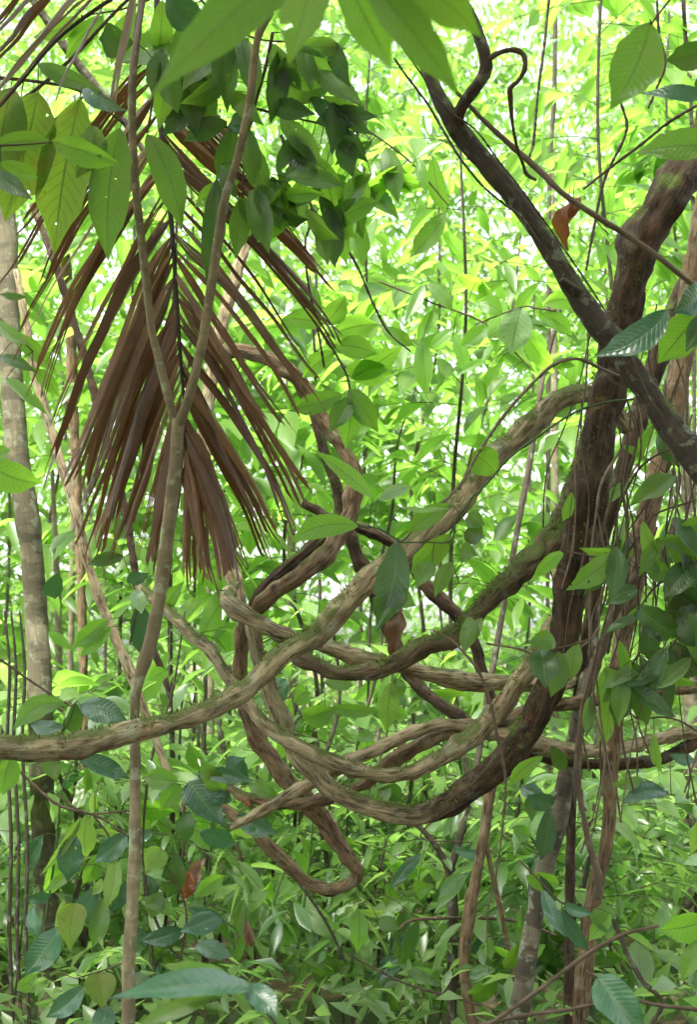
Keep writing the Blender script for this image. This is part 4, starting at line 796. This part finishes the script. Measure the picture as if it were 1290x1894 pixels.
LB('leafy climber crowding the stems at the right edge above the leaving lianas', 'branch', [[(1330,780,6,4.4),(1250,850,5,4.4),(1200,930,4,4.4),(1150,1000,3,4.4)],[(1250,850,4,4.4),(1230,1000,4,4.4),(1210,1160,3,4.4)],[(1330,1380,5,4.4),(1250,1330,4,4.4),(1180,1330,3,4.4)]],
   fill(16,1120,780,1300,1010,(55,100),['near','dark','near'],asp=.32,droop=1.0)+fill(14,1090,1120,1300,1360,(50,95),['dark','near','near'],asp=.3,droop=1.0), 'near')
LB('long drooping translucent leaves hanging over the top of the dry palm frond', 'branch', [[(330,-150,7,4.0),(350,-40,6,4.0),(400,30,5,4.0),(470,70,4,4.0),(560,80,3,4.0)],[(350,-40,5,4.0),(250,10,4,4.0),(150,30,3,4.0)]],
   [(350,20,330,190,52,{}),(400,40,420,210,50,{}),(445,65,470,190,44,{}),(500,80,560,200,46,{}),(540,85,640,170,44,{}),(560,85,640,90,36,{}),(250,20,205,120,40,{}),(190,30,120,110,40,{}),(150,35,60,70,36,{}),(300,0,290,110,40,{}),(460,70,400,150,38,{}),(520,90,500,230,44,dict(m='dark'))], 'near')
LB('light leafy spray reaching right from the upper centre toward the diagonal branch', 'branch', [[(600,180,5,5.0),(680,240,4,5.0),(760,300,4,5.0),(830,380,3,5.0)]],
   fill(20,600,190,850,400,(60,120),['bright','bright','near'],asp=.34), 'bright')
LB('light leafy spray hanging in the middle right above the pale liana arch', 'branch', [[(700,520,4,5.6),(800,560,4,5.6),(900,600,4,5.6),(980,680,3,5.6)]],
   fill(18,690,500,980,700,(55,110),['bright','bright','near'],asp=.34), 'bright')
# dead leaves
def dead(label, base, tip, wd, mat, **o):
    b = P(*base); root = empty('dead_leaf', b, label, 'dead leaf')
    hero_leaf(root, base, tip, wd, M[mat], wave=.26, fold=.8, arch=.18, name='blade', nv=3, **o)
    V, Q, TC, _ = tube_geo([[*(b+np.array([.004, 0, .05])), .0012], [*(b+np.array([0, 0, .02])), .0012], [*b, .0015]], seg=6, rough=0, lump=0, step=.01)
    mesh_obj('stalk', V, Q, M['twig'], root, tc=TC)
dead('curled orange brown dead leaf hanging under the long tan vine', (1054,372,4.1), (1048,462,4.1), 38, 'deadred', roll=20)
dead('small rusty dead leaf curled above the orange brown one', (1062,368,4.08), (1056,410,4.05), 22, 'deadred', roll=-20)
dead('long shrivelled tan dead leaf hanging at centre beneath the heavy dark leaf', (738,1104,4.0), (722,1212,4.0), 34, 'deadtan', roll=20, bend=-8)
dead('narrow twisted tan dead leaf curled beside the shrivelled one', (722,1108,4.02), (745,1160,4.0), 18, 'deadtan', roll=40, bend=14)
dead('rusty dead leaf low at left behind the young plants', (350,1612,4.9), (342,1660,4.9), 34, 'deadred')
for bx, by, q in ((372,1590,'in front of the grey leaning trunk'),(455,1700,'below the hanging hook at left'),(610,1500,'just under the low crossing')):
    dead('dull brown shrivelled dead leaf '+q, (bx,by,5.0), (bx+random.uniform(-14,14),by+random.uniform(36,60),5.0), random.uniform(18,28), 'deadtan', roll=random.uniform(-40,40))
dead('small rusty dead leaf on the low crossing at left', (452,1478,4.75), (470,1500,4.7), 14, 'deadred')

# ------------------------------------------------------------------ background foliage
def build_foliage(name, label, N, dlo, dhi, xr, yr, mat, ll, nl=8, power=1.0, tl=(.35, .8), cat='foliage', keep=None, nseg=3, pitch=(-.1, .5)):
    px = RNG.uniform(*xr, N); py = RNG.uniform(*yr, N); d = dlo+(dhi-dlo)*RNG.random(N)**power
    if keep is not None:
        k = keep(px, py, d); px, py, d = px[k], py[k], d[k]
    O = CO+RT*((px-CX)/F*d)[:, None]+UP*((CY-py)/F*d)[:, None]+FW*d[:, None]
    dn = np.array([noise.noise(Vector((float(p[0])*.8, float(p[1])*.5, float(p[2])*.8))) for p in O])
    ok = (O[:, 2] > .25) & (dn+RNG.normal(0, .14, len(O)) > -.20); O = O[ok]; n = len(O)
    lp, D, Nn, L, W, (og, pos) = spray_leaves(O, RNG.uniform(0, 2*math.pi, n), RNG.uniform(*pitch, n), RNG.uniform(*tl, n), nl, RNG.uniform(*ll, n), RNG)
    r0 = np.repeat(RNG.random(n), nl)*.65+RNG.random(len(lp))*.35
    V, Q, UV, R = leaf_batch(lp, D, Nn, L, W, r0, nseg=nseg, droop=RNG.uniform(.05, .5, len(lp)))
    o = mesh_obj(name, V, Q, M[mat], None, uv=UV, rnd=R); tag(o, label, cat, kind='stuff')
    path = np.concatenate([og[:, None], pos], 1)
    if dlo < 20: TWG.append(strip_tubes(path, .0035*np.ones(n)))
    return o
hole = lambda x, y: np.exp(-(((x-700)/300)**2+((y-1230)/130)**2))
def keep_mid(px, py, d): return RNG.random(len(px)) > .7*hole(px, py)
def sapling(px, d, top, label, group, mat, ll, nb):
    """understory sapling: a leaning stem from the ground to the picture height top, drooping leafy branches"""
    b = P(px, 1500, d); b[2] = -.05; t = P(px+random.uniform(-60, 60), top, d+random.uniform(-.4, .4))
    k = np.linspace(0, 1, 6)[:, None]; C = b*(1-k)+t*k; C[1:-1] += RNG.normal(0, .05, (4, 3))*np.array([1, 1, 0])
    rows = [[*c, .013*(1-.75*f)+.003] for c, f in zip(C, k[:, 0])]
    root = empty('sapling', b, label, 'sapling', group)
    V, Q, TC, fr = tube_geo(rows, seg=8, rough=.05, lump=.05, step=.06, seed=random.random()*9)
    f = RNG.uniform(.25, 1, nb)**.8; f[0] = 1; O = np.stack([np.interp(f, k[:, 0], C[:, i]) for i in range(3)], -1)
    nl = 9
    lp, D, Nn, L, W, (og, pos) = spray_leaves(O, RNG.uniform(0, 6.28, nb), RNG.uniform(-.1, .7, nb), RNG.uniform(.4, .9, nb), nl, RNG.uniform(*ll, nb), RNG, sag=.3)
    a = Acc(); a.add(V, Q, tc=TC); V2, Q2 = strip_tubes(np.concatenate([og[:, None], pos], 1), .003*np.ones(nb)); a.add(V2, Q2)
    a.build('trunk', M['darkstem'], root)
    V, Q, UV, R = leaf_batch(lp, D, Nn, L, W, np.repeat(RNG.random(nb), nl)*.5+RNG.random(len(lp))*.5, nseg=6, droop=RNG.uniform(.05, .5, len(lp)), kind=random.choice(['ellip', 'lance', 'obov']))
    mesh_obj('crown', V, Q, M[mat], root, uv=UV, rnd=R)
for k in range(22):
    sapling(-350+k*88+random.uniform(-45, 45), random.uniform(6.8, 10.5), random.uniform(-350, 500), 'sunlit sapling with drooping yellow green leaves behind the lianas', 'tall sunlit saplings behind the lianas', 'mid', (.14, .25), random.randint(28, 46))
for k in range(30):
    sapling(-300+k*62+random.uniform(-40, 40), random.uniform(5.7, 8.5), random.uniform(1050, 1600), 'low leafy sapling with dull green leaves among the undergrowth', 'low saplings in the undergrowth', 'under', (.08, .20), random.randint(10, 22))
kf = lambda f: (lambda x, y, d: RNG.random(len(x)) > f*hole(x, y))
TWG = []
build_foliage('middle_foliage', 'sunlit yellow green leaves massed behind the lianas', 2300, 10.5, 12.5, (-300, 1600), (-250, 1250), 'mid', (.09, .18), keep=kf(.55), nseg=4)
build_foliage('distant_foliage', 'bright forest foliage filling the upper background', 9000, 16, 18.5, (-400, 1700), (-250, 1330), 'far', (.09, .17), keep=kf(.4), nseg=3)
build_foliage('far_forest', 'fine pale foliage of the farthest forest', 20000, 27, 31, (-500, 1800), (-250, 1330), 'far', (.11, .19), nseg=2)
build_foliage('distant_undergrowth', 'pale low foliage far behind the lianas', 2600, 14, 19, (-400, 1700), (1130, 1560), 'under', (.09, .18), nseg=2, pitch=(-.1, .7))
build_foliage('undergrowth', 'dense green undergrowth filling the lower background', 1300, 6, 8.5, (-400, 1700), (1400, 2100), 'under', (.08, .18), nseg=4, pitch=(-.1, .9))
build_foliage('middle_undergrowth', 'sunlit undergrowth behind the low lianas', 3400, 9.5, 13, (-400, 1700), (1230, 1900), 'under', (.08, .15), keep=kf(.5), nseg=3, pitch=(-.1, .9))
a_ = Acc()
for V, Q in TWG: a_.add(V, Q)
tag(a_.build('thin_branches', M['darkstem']), 'fine dark twigs running through the background leaves', 'twigs', kind='stuff')
n = 3600
O = np.stack([RNG.uniform(-6, 6, n), RNG.uniform(4.2, 14, n), RNG.uniform(.03, .45, n)], -1)
lp, D, Nn, L, W, _ = spray_leaves(O, RNG.uniform(0, 6.28, n), RNG.uniform(.2, 1.2, n), RNG.uniform(.2, .4, n), 6, RNG.uniform(.08, .16, n), RNG)
V, Q, UV, R = leaf_batch(lp, D, Nn, L, W, RNG.random(len(lp)), nseg=2)
tag(mesh_obj('ground_cover', V, Q, M['under'], None, uv=UV, rnd=R), 'low leafy ground cover on the forest floor', 'ground cover', kind='stuff')

# unseen leaf screen added above and behind the viewpoint to shade the near lianas
n = 5400
O = np.stack([RNG.uniform(-9, 9, n), RNG.uniform(-9, 3.5, n), RNG.uniform(4.6, 7, n)], -1)
lp, D, Nn, L, W, _ = spray_leaves(O, RNG.uniform(0, 6.28, n), RNG.uniform(-.2, .3, n), RNG.uniform(.6, 1.1, n), 8, RNG.uniform(.22, .34, n), RNG)
V, Q, UV, R = leaf_batch(lp, D, Nn, L, W, RNG.random(len(lp)), nseg=2)
tag(mesh_obj('shade_screen', V, Q, M['shade_screen'], None, uv=UV, rnd=R), 'unseen leaf screen added overhead to shade the near lianas', 'foliage', kind='stuff')

# ------------------------------------------------------------------ ground
gx = np.linspace(-400, 400, 81); gy = np.linspace(-60, 700, 77)
X, Y = np.meshgrid(gx, gy); Z = np.zeros_like(X)
V = np.stack([X, Y, Z], -1).reshape(-1, 3); idx = np.arange(len(V)).reshape(X.shape)
Q = np.stack([idx[:-1, :-1], idx[:-1, 1:], idx[1:, 1:], idx[1:, :-1]], -1).reshape(-1, 4)
tag(mesh_obj('ground', V, Q, M['ground']), 'leaf littered forest floor', 'ground', kind='structure')
